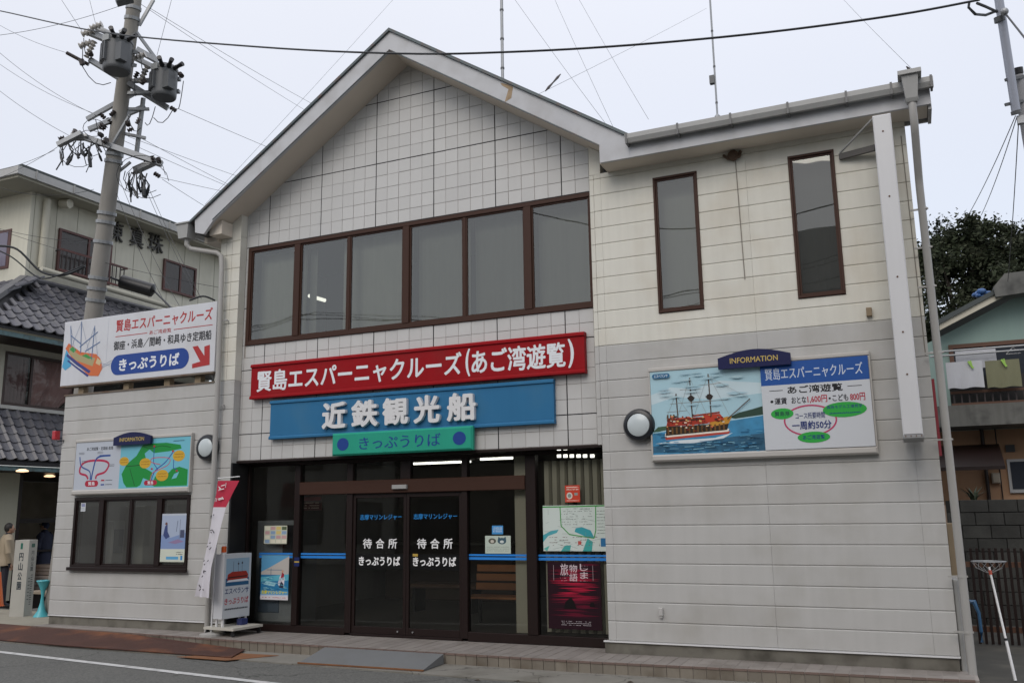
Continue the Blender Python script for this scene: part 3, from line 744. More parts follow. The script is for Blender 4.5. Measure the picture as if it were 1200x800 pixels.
# town map
x0, x1, z0, z1 = -1.00, -.11, 1.035, 1.625
m_ = front(x0, x1, z0, z1, yg); m_.rect(0,0,1,1,'c9d3cd')
r = random.Random(3)
m_.poly([(0,.35),(.12,.44),(.25,.47),(.22,.40),(.08,.33),(0,.2)],'4fa3ad').poly([(.52,.5),(.62,.52),(.75,.45),(.8,.3),(.72,.28),(.6,.36),(.5,.42)],'3a9aa5')
m_.poly([(.7,.28),(.78,.2),(.76,.0),(.62,.0),(.66,.15)],'3fa29d').poly([(.28,0),(.34,.12),(.44,.13),(.42,0)],'3fa29d').poly([(0,.05),(.1,.12),(.06,0)],'63b3a8')
for _ in range(40):
    u, v = r.random(), r.random(); l = r.uniform(.05,.22); a = r.choice([0, 1.57, .3, -.4])
    m_.line([(u,v),(min(1,max(0,u+l*math.cos(a))), min(1,max(0,v+l*math.sin(a))))], .003, '7d8f86', _ > 0)
m_.line([(0,.97),(.5,.97),(1,.98)], .016, '37923b'); m_.line([(.28,.97),(.29,.55),(.42,.36),(.8,.28),(.83,.45),(.84,.97)], .013, '37923b')
m_.scribble(.3,.55,.78,.95,7,'58605c',.006,.5,5); m_.scribble(.85,.35,.98,.9,8,'505854',.006,.8,6); m_.scribble(.1,.1,.9,.33,4,'6a4a48',.006,.35,7)
m_.rect(.9,.1,.98,.28,'2f6f9e').rect(.55,.14,.6,.22,'b8524a')
m_.build('map_poster', label='white town map with green roads stuck on the right glass pane', cat='map')
# red sunset poster
x0, x1, z0, z1 = -.95, -.215, .055, .90
P_ = front(x0, x1, z0, z1, yg); M_sun = mat('printed_sunset', (.035,.004,.012), .5)
P_.rect(0,0,1,1,'220614')
rr = random.Random(5)
for i in range(34):
    v = .18+.8*i/34; t = 1-abs(v-.62)/.5; w_ = rr.uniform(.4,1); u = rr.uniform(0,1-w_)
    col = ['34061a','5a0a24','86102e','a81636'][min(3, max(0, int(t*3.6+rr.uniform(-.8,.6))))]
    P_.poly([(u,v),(u+w_*.5,v-.012),(u+w_,v),(u+w_*.6,v+.016)], col)
P_.poly([(.30,.30),(.33,.40),(.40,.45),(.45,.46),(.50,.40),(.54,.30)],'0c0508').poly([(.78,.34),(.80,.40),(.86,.41),(.88,.34)],'0c0508')
for k, (tx, u) in enumerate((('しま', .62),('物語', .42),('旅', .25))):
    P_.text(tx, u, (.74,.70,.78)[k], u+.15, (.98,.97,.99)[k], 'd8c8cc', .0, vertical=True); P_.scribble(u, .70, u+.14, .96, 7, 'd8c8cc', .004, .45, 70+k)
P_.line([(.12,.72),(.12,.95)], .004, 'c0b0b4'); P_.line([(.86,.72),(.86,.95)], .004, 'c0b0b4')
P_.scribble(.25,.05,.8,.13,3,'b8b0b4',.006,.8,3)
P_.build('sunset_poster', label='dark red sunset poster with white brush writing behind the right pane', cat='poster')
q = front(-.675, -.465, 1.665, 1.885, yg); q.rect(0,0,1,1,'c9452f').oval(.3,.38,.2,.2,'d8cfc4').oval(.3,.38,.12,.12,'8a938c').rect(.62,.4,.85,.55,'8f9a94')
q.scribble(.1,.68,.9,.95,2,'e8dcd0',.014,.9,4); q.scribble(.1,.04,.9,.14,1,'e8dcd0',.008,.9,4)
q.build('orange_sticker', label='small square orange-red sticker above the town map', cat='sticker')
q = front(ex(567,640), ex(597,640), 1.0, 1.235, yg); q.rect(0,0,1,1,'b9c4b8').oval(.28,.70,.15,.16,'5b5a50').oval(.28,.68,.07,.09,'c2bdb0').oval(.66,.70,.17,.18,'3f5a66').oval(.66,.66,.08,.08,'c8d0cc')
q.poly([(.5,.78),(.53,.95),(.6,.85)],'3f5a66').poly([(.72,.85),(.8,.95),(.83,.78)],'3f5a66').scribble(.06,.1,.94,.42,3,'7b857c',.006,.9,9)
q.build('pet_notice', label='pale green notice with two animal faces above the blue stripes', cat='notice')
q = front(ex(575,620), ex(588,620), 1.255, 1.37, yg); q.rect(0,0,1,1,'4a90c8').scribble(.1,.2,.9,.85,3,'dfeaf2',.010,.9,2)
q.build('blue_sticker', label='small light blue sticker just above the pet notice', cat='sticker')
q = front(ex(481.5,660)+.02, ex(487.5,660)+.02, .955, .99, YE+.016); q.rect(0,0,1,1,'b79a4a')
q.build('yellow_sticker', label='tiny yellow sticker at the left edge of the right sliding door', cat='sticker')
q = front(ex(346), ex(352), .80, .93, YE-.016); q.rect(0,0,1,1,'1d2a5c').rect(.05,.42,.95,.56,'c8a83a')
q.build('navy_sticker', label='small navy sticker with a yellow band on the frame left of the doors', cat='sticker')
# sea poster and price board in the left pane
q = front(ex(303.5,680), ex(336,680), .30, .955, yg)
q.rect(0,0,1,1,'5d9cc4').poly([(0,.62),(.3,.72),(1,.98),(1,.5),(0,.5)],'b9b4ae').rect(0,.2,1,.56,'2f7aa8').poly([(0,.5),(1,.58),(1,.44),(0,.40)],'5fb0c4')
q.poly([(.1,.34),(.5,.30),(.56,.38),(.2,.42)],'9fd0dc').poly([(.62,.36),(.68,.52),(.78,.60),(.86,.50),(.84,.32),(.7,.28)],'d9d5dc').poly([(.72,.5),(.76,.62),(.84,.58),(.82,.46)],'9c2c3c').poly([(.66,.28),(.74,.42),(.82,.36),(.84,.26)],'34324a')
q.oval(.78,.64,.04,.03,'c79a80').rect(.2,.66,.75,.675,'6f8798').rect(.35,.52,.37,.70,'5f7888').text('志摩マリンレジャー', .04,.13,.96,.21,'e3d838',.03).rect(0,0,1,.09,'d6d2d6').rect(0,.09,1,.115,'b8c8e0').scribble(.08,.02,.92,.08,1,'b0505a',.01,.7,4)
rr = random.Random(31)
for _ in range(60):
    u, v = rr.uniform(0,.9), rr.uniform(.2,.5); q.line([(u,v),(min(1,u+rr.uniform(.04,.14)),v+rr.uniform(-.01,.01))], rr.uniform(.003,.008), rr.choice(['3f8ab4','256a98','6fbccb','9fd4de']))
q.build('sea_poster', label='blue poster of a swimmer by the sea in the lower left pane', cat='poster')
q = front(ex(306.5,628), ex(335,628), 1.115, 1.405, yg)
q.rect(0,0,1,1,'2a2420').rect(.03,.03,.97,.97,'c9ccb8'); rr = random.Random(11)
for i in range(4):
    for j in range(4):
        cc = rr.choice(['b5523c','d9c27a','7f9a6a','8fa8c4','c8a0a0','5d6a50','e2ddc8']); u, v = .07+.23*i, .07+.225*j
        q.rect(u, v, u+.19, v+.17, cc)
q.build('menu_board', label='small framed board of coloured pictures above the sea poster', cat='board')
# cabinet inside the left pane
cb = empty('vending_cabinet', (-5.55, .75, -.05), 'light grey vending cabinet inside behind the left pane', 'cabinet')
q = MB(); q.bbox(-5.88,-5.12,.52,1.05,-.049,1.47,.02); q.build('body', mat('cabinet_grey', (.30,.32,.34), .5), cb)
q = MB(); q.bbox(-5.36,-5.14,.50,.519,.98,1.40,.005); q.build('display_panel', M_black, cb)
q = MB(); q.bbox(-5.80,-5.40,.505,.519,.1,.9,.005); q.build('lower_panel', mat('cabinet_blue', (.10,.14,.20), .5), cb)
q = front(-5.80,-5.30,1.62,2.02,1.4); q.rect(0,0,1,1,'5a3a38').rect(.05,.7,.95,.9,'a8433c').rect(.05,.4,.95,.55,'8a2a2c').scribble(.1,.05,.9,.35,3,'c8b8a8',.015,.8,8)  # flat panel painting a red sign's reflection in the glass
q.build('reflected_sign', label='dim red and white panel standing in for a sign reflection above the cabinet', cat='notice')
# curtain strips and blinds
M_blind = mat('blind_cloth', (.50,.47,.38), .9, var=.05)
for i, x_ in enumerate([-1.00+.115*k for k in range(9)]):
    q = MB(); zt_ = 2.22; q.add([(x_,YE+.12,.0),(x_+.06,YE+.135,.0),(x_+.06,YE+.135,zt_),(x_,YE+.12,zt_)], [(0,1,2,3)]); q.add([(x_+.062,YE+.137,.0),(x_+.085,YE+.18,.0),(x_+.085,YE+.18,zt_),(x_+.062,YE+.137,zt_)], [(0,1,2,3)])
    q.build('blind_slat', M_blind, bld)
q = MB(); q.box(ex(599), ex(616)+.02, YE+.14, YE+.17, -.03, 2.32); q.build('curtain', M_blind, bld)
# louvred lamp behind the right pane, tube lamps in the hall
lv = empty('louvre_lamp', (-.5, .9, 2.28), 'small louvred ceiling lamp glowing at the top of the right pane', 'lamp')
q = MB(); q.box(-1.1,-.12,1.35,1.38,2.20,2.49); q.build('housing', M_black, lv)
M_em = mat('tube_glow', (1, .97, .88), emit=3.0)
for cx_ in (655,662.5,670,678,685.5,694):
    for py_, h_ in ((534,.022),(527.8,.012)):
        c = at(cx_, py_, 1, 1.34); q = MB(); q.box(c.x-.028, c.x+.028, 1.335, 1.349, c.z-h_, c.z+h_); q.build('lamp_cell', M_em, lv)
for px0, py0, px1, py1, lab in ((480,543.5,540,539.5,'left lit fluorescent tube on the hall ceiling'), (563,538,597,536,'right lit fluorescent tube on the hall ceiling')):
    A = at(px0,py0,2,2.44); B = at(px1,py1,2,2.44); B.y = A.y
    lt = empty('ceiling_lamp', ((A.x+B.x)/2, A.y, 2.44), lab, 'lamp', 'fluorescent lamps of the waiting hall')
    q = MB(); q.box(A.x-.05,B.x+.05,A.y-.05,A.y+.05,2.462,2.495); q.build('batten', M_white, lt)
    q = MB(); q.tube([(A.x,A.y,2.44),(B.x,A.y,2.44)], .017, 8); q.build('tube', M_em, lt)
# benches and a counter in the hall
M_ben = mat('orange_wood', (.32,.13,.05), .5, var=.15, scale=5)
bn = empty('wooden_bench', (-2.1, 1.3, -.05), 'orange-brown slatted wooden bench inside right of the doors', 'bench')
for k in range(3): q = MB(); q.bbox(-2.55,-1.55,1.5+.02*k,1.53+.02*k,.42+.13*k,.52+.13*k,.004); q.build('back_slat', M_ben, bn)
for k in range(3): q = MB(); q.bbox(-2.55,-1.55,1.06+.14*k,1.18+.14*k,.33,.36,.004); q.build('seat_slat', M_ben, bn)
for x_ in (-2.5,-1.62):
    for y_ in (1.1,1.46): q = MB(); q.box(x_,x_+.05,y_,y_+.04,-.049,.33); q.build('leg', M_black, bn)
bn = empty('waiting_bench', (-3.6, 2.6, -.05), 'dark low bench inside behind the left sliding door', 'bench')
q = MB(); q.bbox(-4.3,-3.0,2.4,2.85,.33,.40,.02); q.build('seat', mat('brown_vinyl', (.09,.05,.03), .5), bn)
for x_ in (-4.2,-3.15): q = MB(); q.box(x_,x_+.05,2.45,2.8,-.049,.33); q.build('leg', M_black, bn)
cn = empty('ticket_counter', (-4.4, 4.4, -.05), 'dim ticket counter at the back of the hall', 'counter')
q = MB(); q.bbox(-5.9,-3.2,4.3,4.9,-.049,.95,.02); q.build('body', mat('counter_wood', (.10,.07,.05), .6), cn)
q = MB(); q.bbox(-5.95,-3.15,4.22,4.95,.951,.99,.01); q.build('top', mat('counter_top', (.2,.19,.17), .4), cn)

# ================================================================== kiosk window in the left wing
kw = window(KW[0], KW[1], KW[2], KW[3], -.03, M_dbrown, .05, .10, G_kiosk, (at(154,600,1,0).x,), (at(120,600,1,0).x, at(188,600,1,0).x), lab='wide dark-framed ticket window in the left wing')
q = MB(); q.bbox(KW[0]-.03,KW[1]+.03,-.07,-.031,KW[2]-.035,KW[2]+.02,.005); q.build('sill', M_dbrown, kw)
t_ = empty('filing_cupboard', (-9.25,1.7,-.05), 'white cupboard inside the ticket window', 'cupboard')
q = MB(); q.bbox(-9.50,-9.02,1.25,2.2,-.049,1.75,.02); q.build('body', mat('cream_cupboard', (.42,.42,.36), .6), t_)
q = MB(); q.box(-9.019,-9.012,1.70,1.71,.1,1.7); q.build('door_gap', M_black, t_)
t_ = empty('ticket_machine', (-9.35,.85,-.05), 'white upright ticket machine inside the ticket window', 'machine')
q = MB(); q.bbox(-9.52,-9.18,.72,.98,-.049,1.50,.02); q.build('body', mat('machine_white', (.5,.5,.48), .5), t_)
q = MB(); q.bbox(-9.179,-9.165,.75,.95,.95,1.35,.004); q.build('screen', mat('machine_screen', (.18,.2,.22), .3), t_)
t_ = empty('office_desk', (-8.1,.7,-.05), 'grey desk top just inside the ticket window', 'desk')
q = MB(); q.bbox(-9.1,-6.6,.35,.70,.66,.70,.01); q.build('top', mat('desk_top', (.22,.22,.21), .4), t_)
for x_ in (-9.05,-6.7): q = MB(); q.box(x_,x_+.05,.4,.65,-.049,.66); q.build('leg', M_black, t_)
t_ = front(-9.14, -9.03, 1.66, 1.80, .0); t_.rect(0,0,1,1,'c3c8cc').rect(.15,.55,.85,.9,'8a8fb0').scribble(.1,.1,.9,.5,2,'7a7f90',.006,.9,3)
t_.build('white_sticker', label='small pale sticker in the top left corner of the ticket window', cat='sticker')
KX0, KX1 = at(187.5,630,1,-.04).x+.02, at(217,630,1,-.04).x
q = front(KX0, KX1, .865, 1.60, -.036)
q.rect(0,0,1,1,'b5bcc6').poly([(0,.27),(1,.27),(1,.62),(.5,.52),(0,.56)],'7f93bb').poly([(0,.56),(.4,.50),(1,.60),(1,.96),(0,.96)],'a3afc4').poly([(.08,.55),(.14,.74),(.24,.78),(.26,.62),(.36,.52),(.2,.47)],'3d4a78').oval(.19,.79,.05,.03,'6a4a48')
q.poly([(.3,.40),(.6,.37),(.95,.42),(.7,.47)],'8f7a9c').rect(0,0,1,.26,'c9cec0').line([(.62,.62),(.66,.85)], .012, '6d7488').line([(.75,.45),(.77,.88)], .010, '7d8498').rect(.78,.5,.95,.66,'4a5068')
q.rect(.25,.05,.75,.11,'5aa0cc').rect(.84,.04,.92,.13,'2f86c4').scribble(.66,.14,.92,.22,2,'3c3c3c',.010,.9,3)
q.build('bath_poster', label='pale blue poster of a seated figure in the right part of the ticket window', cat='poster')

# ================================================================== signs
RED, NAVY, WHT = 'a81c28', '1d2f66', 'dcdfe2'
def ship(q, U, V, big=True):
    """galleon drawn as flat print; U,V map ship space (0..1, 0..1) to the panel"""
    T = lambda pts: [(U(a, b), V(a, b)) for a, b in pts]
    q.poly(T([(.02,.18),(.05,.08),(.95,.10),(.99,.20)]), '8f2a2c' if big else 'c8683c')
    return q
# --- red board over the entrance
s = empty('red_sign', (-2.88, YT, 3.29), 'long red sign board with white Japanese writing, topmost over the entrance', 'sign')
def lipped(x0, x1, z0, z1, y0, y1, lip):
    q = MB(); q.bbox(x0, x1, y0, y1, z0+lip, z1-lip, .003)
    for a, b in ((z1-lip+.001, z1), (z0, z0+lip-.001)):
        pts = [(y0-.02, a+.006), (y0-.012, a), (y1, a), (y1, b), (y0-.005, b), (y0-.02, b-.02)]
        q.prism3([(x0-.004, p, z) for p, z in pts], (x1-x0+.008, 0, 0))
    return q
YR, YB, YN = .055, .075, .0
rx0, rx1 = at(294,448,1,YR).x, at(685,412,1,YR).x; rz1, rz0 = (at(295,428,1,YR).z+at(684,387.5,1,YR).z)/2, (at(293,468.5,1,YR).z+at(686,436,1,YR).z)/2
lipped(rx0,rx1,rz0,rz1,YR,.14,.055).build('panel', mat('sign_red', (.285,.006,.010), .5, var=.08, scale=2, streak=.06, spec=.12, dirt=(.20,.02,.02), dirt_amt=.5, dirt_scale=2), s)
def band(px0, py0a, px1, py0b, y): return
def T1(body, x0, x1, z0, z1, y, col, bold, depth=0.0, name='lettering', par=None, res=3):
    q = front(x0, x1, z0, z1, y); q.text(body, 0, 0, 1, 1, col, bold, depth, res=res); return q.build(name, par)
a = at(301,448,1,YR); b = at(676,413,1,YR)
T1('賢島エスパーニャクルーズ', a.x, at(541,428,1,YR).x, rz0+.105, rz1-.11, YR-.001, WHT, .022, par=s)
T1('(', at(545.5,428,1,YR).x, at(551,428,1,YR).x, rz0+.08, rz1-.08, YR-.001, WHT, .02, par=s)
T1('あご湾遊覧', at(552.5,428,1,YR).x, at(663,428,1,YR).x, rz0+.10, rz1-.105, YR-.001, WHT, .022, par=s)
T1(')', at(666,428,1,YR).x, at(673,428,1,YR).x, rz0+.08, rz1-.08, YR-.001, WHT, .02, par=s)
# --- blue board
s = empty('blue_sign', (-2.9, YT, 2.66), 'long blue sign board with raised white characters below the red sign', 'sign')
bx0, bx1 = at(316.5,492,1,YB).x, at(649,470,1,YB).x; bz1, bz0 = (at(317,470,1,YB).z+at(648.5,443,1,YB).z)/2, (at(316,514,1,YB).z+at(650,497,1,YB).z)/2
lipped(bx0,bx1,bz0,bz1,YB,.14,.055).build('panel', mat('sign_blue', (.030,.150,.300), .5, var=.08, scale=2, streak=.06, spec=.15, dirt=(.05,.15,.25), dirt_amt=.5, dirt_scale=2), s)
M_raised = mat('raised_white', (.66,.66,.66), .4)
za, zb = (at(393,502,1,YB-.05).z+at(541,493,1,YB-.05).z)/2, (at(393,471.5,1,YB-.05).z+at(541,459,1,YB-.05).z)/2
for ch, p0, p1 in zip('近鉄観光船', (378.5,412.5,449,485.5,524.5), (406,443.5,479,516,558.5)):
    X0, X1 = at(p0,480,1,YB-.04).x, at(p1,480,1,YB-.04).x
    q = front(X0, X1, za, zb, YB-.002); q.text(ch, 0, 0, 1, 1, M_raised, .034, .06, res=3); q.build('raised_character', s)
# --- green board
s = empty('green_sign', (-2.87, YT, 2.37), 'small green sign board with navy writing between two dots', 'sign')
gx0, gx1 = at(388.5,521,1,YN).x, at(553.5,513,1,YN).x; gz1, gz0 = (at(389,509,1,YN).z+at(553.5,497,1,YN).z)/2, (at(388,533,1,YN).z+at(554,528,1,YN).z)/2
q = MB(); q.bbox(gx0,gx1,YN,.07,gz0,gz1,.025); q.build('panel', mat('sign_green', (.022,.31,.21), .5, spec=.2, var=.06, scale=3, streak=.05), s)
q = front(gx0+.03,gx1-.03,gz0+.015,gz1-.015,YN-.001); q.oval(.075,.5,.045,.31,'1d3f86'); q.build('printed_dot', s); q = front(gx0+.03,gx1-.03,gz0+.015,gz1-.015,YN-.001); q.oval(.925,.5,.045,.31,'1d3f86'); q.build('printed_dot', s); q = front(gx0+.03,gx1-.03,gz0+.015,gz1-.015,YN-.001); q.text('きっぷうりば',.20,.20,.795,.80,'1d3f86',.012); q.build('lettering', s)

# --- sign frame of an information board
M_frame = mat('board_frame', (.45,.43,.40), .45, var=.03)
def info_frame(s, x0, x1, z0, z1, y0):
    q = MB(); q.bbox(x0, x1, y0, -.005, z0, z0+.085, .02); q.bbox(x0, x1, y0+.015, -.005, z1-.05, z1, .01)
    q.bbox(x0, x0+.02, y0+.02, -.005, z0+.086, z1-.051, .004); q.bbox(x1-.02, x1, y0+.02, -.005, z0+.086, z1-.051, .004)
    q.build('frame', M_frame, s)
    q = MB(); q.box(x0+.021, x1-.021, y0+.03, -.01, z0+.086, z1-.051); q.build('panel', mat('panel_white', (.55,.56,.57), .45), s)
def plaque(s, x0, x1, z0, z1, y, word):
    n_ = 12; pts = [(x0, z0), (x1, z0)] + [(x1-(x1-x0)*i/n_, z0+(z1-z0)*(.62+.38*math.sin(math.pi*i/n_))) for i in range(n_+1)]
    q = MB(); q.prism(pts, y, y+.04); q.build('plaque', mat('plaque_navy', (.010,.013,.065), .4, spec=.25), s)
    T1(word, x0+(x1-x0)*.17, x0+(x1-x0)*.83, z0+(z1-z0)*.27, z0+(z1-z0)*.58, y-.002, 'b9a25c', .018, par=s)
# --- right information board
s = empty('right_information_board', (1.95, -.05, 2.1), 'wide white information board with a galleon photograph on the right wing', 'information board')
X0, X1, Z0, Z1 = .655, 3.235, 2.125, 3.285
info_frame(s, X0, X1, Z0, Z1, -.10)
_a, _b, _t = at(841.5,430,1,-.15), at(927,427,1,-.15), at(880,409,1,-.15)
plaque(s, _a.x, _b.x, _a.z-.03, _t.z, -.15, 'INFORMATION')
q = front(X0+.022, X1-.022, Z0+.087, Z1-.052, -.072)
xs = .530
M_sky = mat('printed_sky', (.36,.55,.62), .5, var=.12, scale=1.6); M_sea = mat('printed_sea', (.035,.22,.40), .5, var=.45, scale=9)
q.rect(0,0,xs,1,M_sky).poly([(0,.72),(.1,.80),(.22,.76),(.34,.84),(.53,.78),(.53,.66),(.3,.62),(.12,.68),(0,.60)], mat('printed_cloud',(.50,.62,.66),.5,var=.1,scale=3))
q.poly([(0,0),(xs,0),(xs,.40),(.3,.34),(0,.25)], M_sea).poly([(0,.02),(xs,.0),(xs,.20),(.3,.16),(0,.10)], mat('printed_sea_dark', (.018,.10,.18), .5, var=.5, scale=12))
q.poly([(0,.27),(.03,.33),(.09,.34),(.1,.30),(0,.26)],'3e5a44').poly([(.37,.40),(.42,.45),(.48,.48),(xs,.51),(xs,.41),(.4,.38)],'2d4438')
# hull
q.poly([(.01,.13),(.12,.16),(.30,.17),(.385,.22),(.34,.16),(.2,.12)],'cfd8dc')
q.poly([(.065,.17),(.365,.21),(.375,.24),(.06,.20)],'b04436').poly([(.06,.20),(.365,.235),(.37,.27),(.062,.25)],'e0d8cc')
q.poly([(.065,.22),(.36,.255),(.37,.34),(.30,.33),(.07,.33)],'2f2418').poly([(.28,.30),(.37,.33),(.385,.41),(.36,.41),(.28,.36)],'c08a34')
for i in range(14): q.rect(.075+i*.0205,.235+i*.0018,.083+i*.0205,.315+i*.0012,'6b4a26')
q.poly([(.07,.33),(.27,.34),(.28,.42),(.08,.43)],'a03424').poly([(.09,.38),(.26,.39),(.26,.41),(.09,.40)],'47261c').poly([(.27,.35),(.35,.38),(.33,.45),(.25,.44)],'b53c28').poly([(.2,.43),(.33,.455),(.33,.475),(.2,.45)],'8c3020')
for u in (.075,.09,.105): q.rect(u,.40,u+.008,.47,'5a4028')
for u, t in ((.125,.72),(.195,.90),(.285,.93)): q.line([(u+.004,.42),(u,t)], .014, '4c3c34')
for u, v in ((.197,.65),(.285,.655)): q.oval(u,v,.015,.035,'2c241f'); q.rect(u-.018,v+.0,u+.018,v+.012,'2c241f')
for u, v, l in ((.195,.60,.10),(.285,.60,.09),(.195,.76,.05),(.285,.80,.06),(.125,.50,.05)): q.line([(u-l,v),(u+l,v+.01)], .004, '8a8076')
for a_, b_ in (((.125,.72),(.07,.42)),((.195,.9),(.13,.45)),((.285,.93),(.21,.45)),((.285,.93),(.375,.42)),((.195,.9),(.27,.44)),((.125,.7),(.19,.45))): q.line([a_, b_], .003, '8f938f')
rr = random.Random(12)
for _ in range(90):
    u = rr.uniform(.07,.34); v = rr.uniform(.25,.45); q.rect(u, v, u+rr.uniform(.004,.014), v+rr.uniform(.006,.02), rr.choice(['5c2018','c8664a','2a1c16','d9b070','7a2a1c','443024','e0d2bc']))
for _ in range(110):
    u = rr.uniform(0,.50); v = rr.uniform(.0,.15)+rr.choice((0,.0,.12 if u < .05 or u > .4 else 0)); q.line([(u,v),(min(xs,u+rr.uniform(.01,.05)),v+rr.uniform(-.006,.006))], rr.uniform(.003,.009), rr.choice(['2c6f9a','1c4d70','5c9cbc','86b8cc','12384f']))
for _ in range(26):
    u = rr.uniform(0,.44); v = rr.uniform(.55,.98); q.poly([(u,v),(u+.04,v+.012),(u+rr.uniform(.06,.09),v+.004),(u+.04,v-.010)], rr.choice(['a9c3ca','a3c0c9','9fbdc8']))
q.line([(.365,.38),(.475,.60)], .012, '4c3c34').line([(.285,.9),(.475,.6)], .003, '8f938f')
q.pill(.012,.915,.10,.972,'2f6488').text('エスペランサ',.022,.925,.09,.962,'dfe8ee',.01)
q.rect(xs,0,1,1,'c4c7cb').rect(xs,.735,1,1,'1f4f96')
q.text('賢島エスパーニャクルーズ',xs+.02,.795,.975,.935,'c3ccd8',.008)
q.text('あご湾遊覧',.645,.625,.885,.715,'1c1c20',.03).line([(.565,.672),(.625,.672)], .008,'1c1c20').line([(.905,.672),(.965,.672)], .008,'1c1c20')
q.oval(.573,.548,.007,.016,'1c1c20').text('運賃',.585,.512,.64,.588,'22222a',.02).text('おとな',.66,.512,.725,.588,'22222a',.02).text('1,600円',.73,.505,.815,.592,'a83242',.02).oval(.826,.548,.005,.012,'22222a').text('こども',.838,.512,.905,.588,'22222a',.02).text('800円',.912,.505,.975,.592,'a83242',.02)
N_ = 40; q.c('b63a62'); q.k += 1
for i in range(N_):
    t0, t1 = 2*math.pi*i/N_, 2*math.pi*(i+1)/N_
    q.line([(.735+.112*math.cos(t0), .315+.168*math.sin(t0)),(.735+.112*math.cos(t1), .315+.168*math.sin(t1))], .017, 'b63a62', True)
q.oval(.615,.405,.05,.062,'2fa042').text('賢島港',.582,.378,.648,.432,'1d4a40',.02)
q.oval(.885,.415,.093,.085,'2fa042').text('真珠モデル工場見学',.81,.428,.96,.468,'1d3a70',.015).scribble(.82,.35,.95,.405,1,'1d3a70',.012,.95,4)
q.oval(.745,.125,.07,.062,'2fa042').text('あご湾遊覧',.697,.10,.793,.152,'1d3a70',.02)
q.text('コース所要時間',.672,.335,.80,.405,'28386e',.01).text('一周約50分',.655,.215,.825,.31,'1f3270',.02)
q.build('printed_face', s)
# --- left information board
s = empty('left_information_board', (-8.02, -.05, 1.9), 'smaller information board with a route diagram and bay map above the ticket window', 'information board')
X0, X1, Z0, Z1 = -9.30, -6.745, 1.925, 2.845
info_frame(s, X0, X1, Z0, Z1, -.09)
_a, _b, _t = at(132.5,522,1,-.13), at(176,520,1,-.13), at(154,506,1,-.13)
plaque(s, _a.x, _b.x, _a.z, _t.z, -.13, 'INFORMATION')
q = front(X0+.022, X1-.022, Z0+.087, Z1-.052, -.062)
q.rect(0,0,.41,1,'b4bac4').text('あご湾遊覧・定期船 航路',.10,.82,.34,.895,'33363c',.02)
def curve(pts, n_=6):
    o_ = []
    for i in range(len(pts)-1):
        p0 = pts[max(i-1,0)]; p1, p2 = pts[i], pts[i+1]; p3 = pts[min(i+2, len(pts)-1)]
        for k in range(n_):
            t = k/n_; o_.append(tuple(.5*((2*p1[j])+(-p0[j]+p2[j])*t+(2*p0[j]-5*p1[j]+4*p2[j]-p3[j])*t*t+(-p0[j]+3*p1[j]-3*p2[j]+p3[j])*t**3) for j in (0,1)))
    return o_+[pts[-1]]
q.line(curve([(.13,.22),(.11,.30),(.05,.36),(.06,.52),(.12,.60),(.25,.60),(.31,.52),(.28,.36),(.21,.30),(.20,.22)]), .036, 'b0284c')
q.line(curve([(.16,.20),(.17,.40),(.20,.66),(.30,.70)]), .028, '27488c').line(curve([(.15,.20),(.14,.38),(.06,.50),(.04,.70)]), .022, '27488c').line([(.22,.70),(.32,.70)], .03, '27488c')
q.pill(.105,.06,.225,.19,'a8243c').text('賢島',.135,.085,.195,.165,'d8d8dc',.02)
for u, v in ((.03,.74),(.31,.46),(.2,.74),(.06,.56)): q.scribble(u,v,u+.05,v+.06,2,'44474e',.008,1,3)
q.rect(.25,.17,.28,.20,'a8243c').scribble(.29,.16,.35,.21,1,'44474e',.01,1,3).rect(.25,.08,.28,.11,'27488c').scribble(.29,.07,.35,.12,1,'44474e',.01,1,3)
q.rect(.41,0,1,1,'6fb6c8')
q.poly([(.43,.30),(.47,.50),(.50,.56),(.55,.66),(.60,.88),(.68,.90),(.80,.90),(.92,.84),(.93,.76),(.82,.72),(.70,.70),(.66,.78),(.62,.70),(.64,.55),(.60,.48),(.63,.40),(.70,.30),(.68,.14),(.62,.20),(.60,.06),(.57,.02),(.48,.02),(.45,.12)], '1c8a3c')
q.poly([(.70,.05),(.72,.22),(.78,.34),(.83,.28),(.86,.36),(.92,.40),(.99,.34),(.99,.02),(.72,.02)], '1c8a3c').poly([(.86,.16),(.88,.26),(.92,.30),(.90,.18)],'6fb6c8').poly([(.62,.52),(.68,.50),(.66,.58)],'1c8a3c')
q.line(curve([(.60,.86),(.66,.80),(.76,.84),(.84,.80)]), .012, '0f5a28')
q.line(curve([(.69,.14),(.72,.34),(.80,.50),(.86,.70)]), .016, '2c3f9c').line([(.70,.82),(.70,.5),(.74,.36)], .013, '2c3f9c').line([(.87,.70),(.87,.38),(.90,.34)], .013, '2c3f9c')
q.line(curve([(.68,.14),(.70,.30),(.82,.44),(.83,.58),(.70,.60),(.68,.52),(.76,.46)]), .012, 'c04460').line([(.46,.45),(.6,.47)], .010,'1a2a20').line([(.50,.4),(.55,.05)], .008,'1a2a20')
for u, v, r_ in ((.445,.56,.042),(.63,.50,.048),(.91,.62,.05),(.78,.24,.052)): q.oval(u,v,r_,r_*2.2,'c9a032').scribble(u-r_*.7,v-.05,u+r_*.7,v+.06,2,'8a5c20',.01,.9,5)
q.pill(.63,.05,.74,.15,'a8243c').text('賢島',.66,.065,.71,.135,'d8d8dc',.02).scribble(.86,.90,.95,.95,1,'3a5c6c',.012,1,2)
for u, v in ((.70,.84),(.86,.72),(.90,.32),(.69,.38)): q.oval(u,v,.009,.02,'b03040')
q.build('printed_face', s)
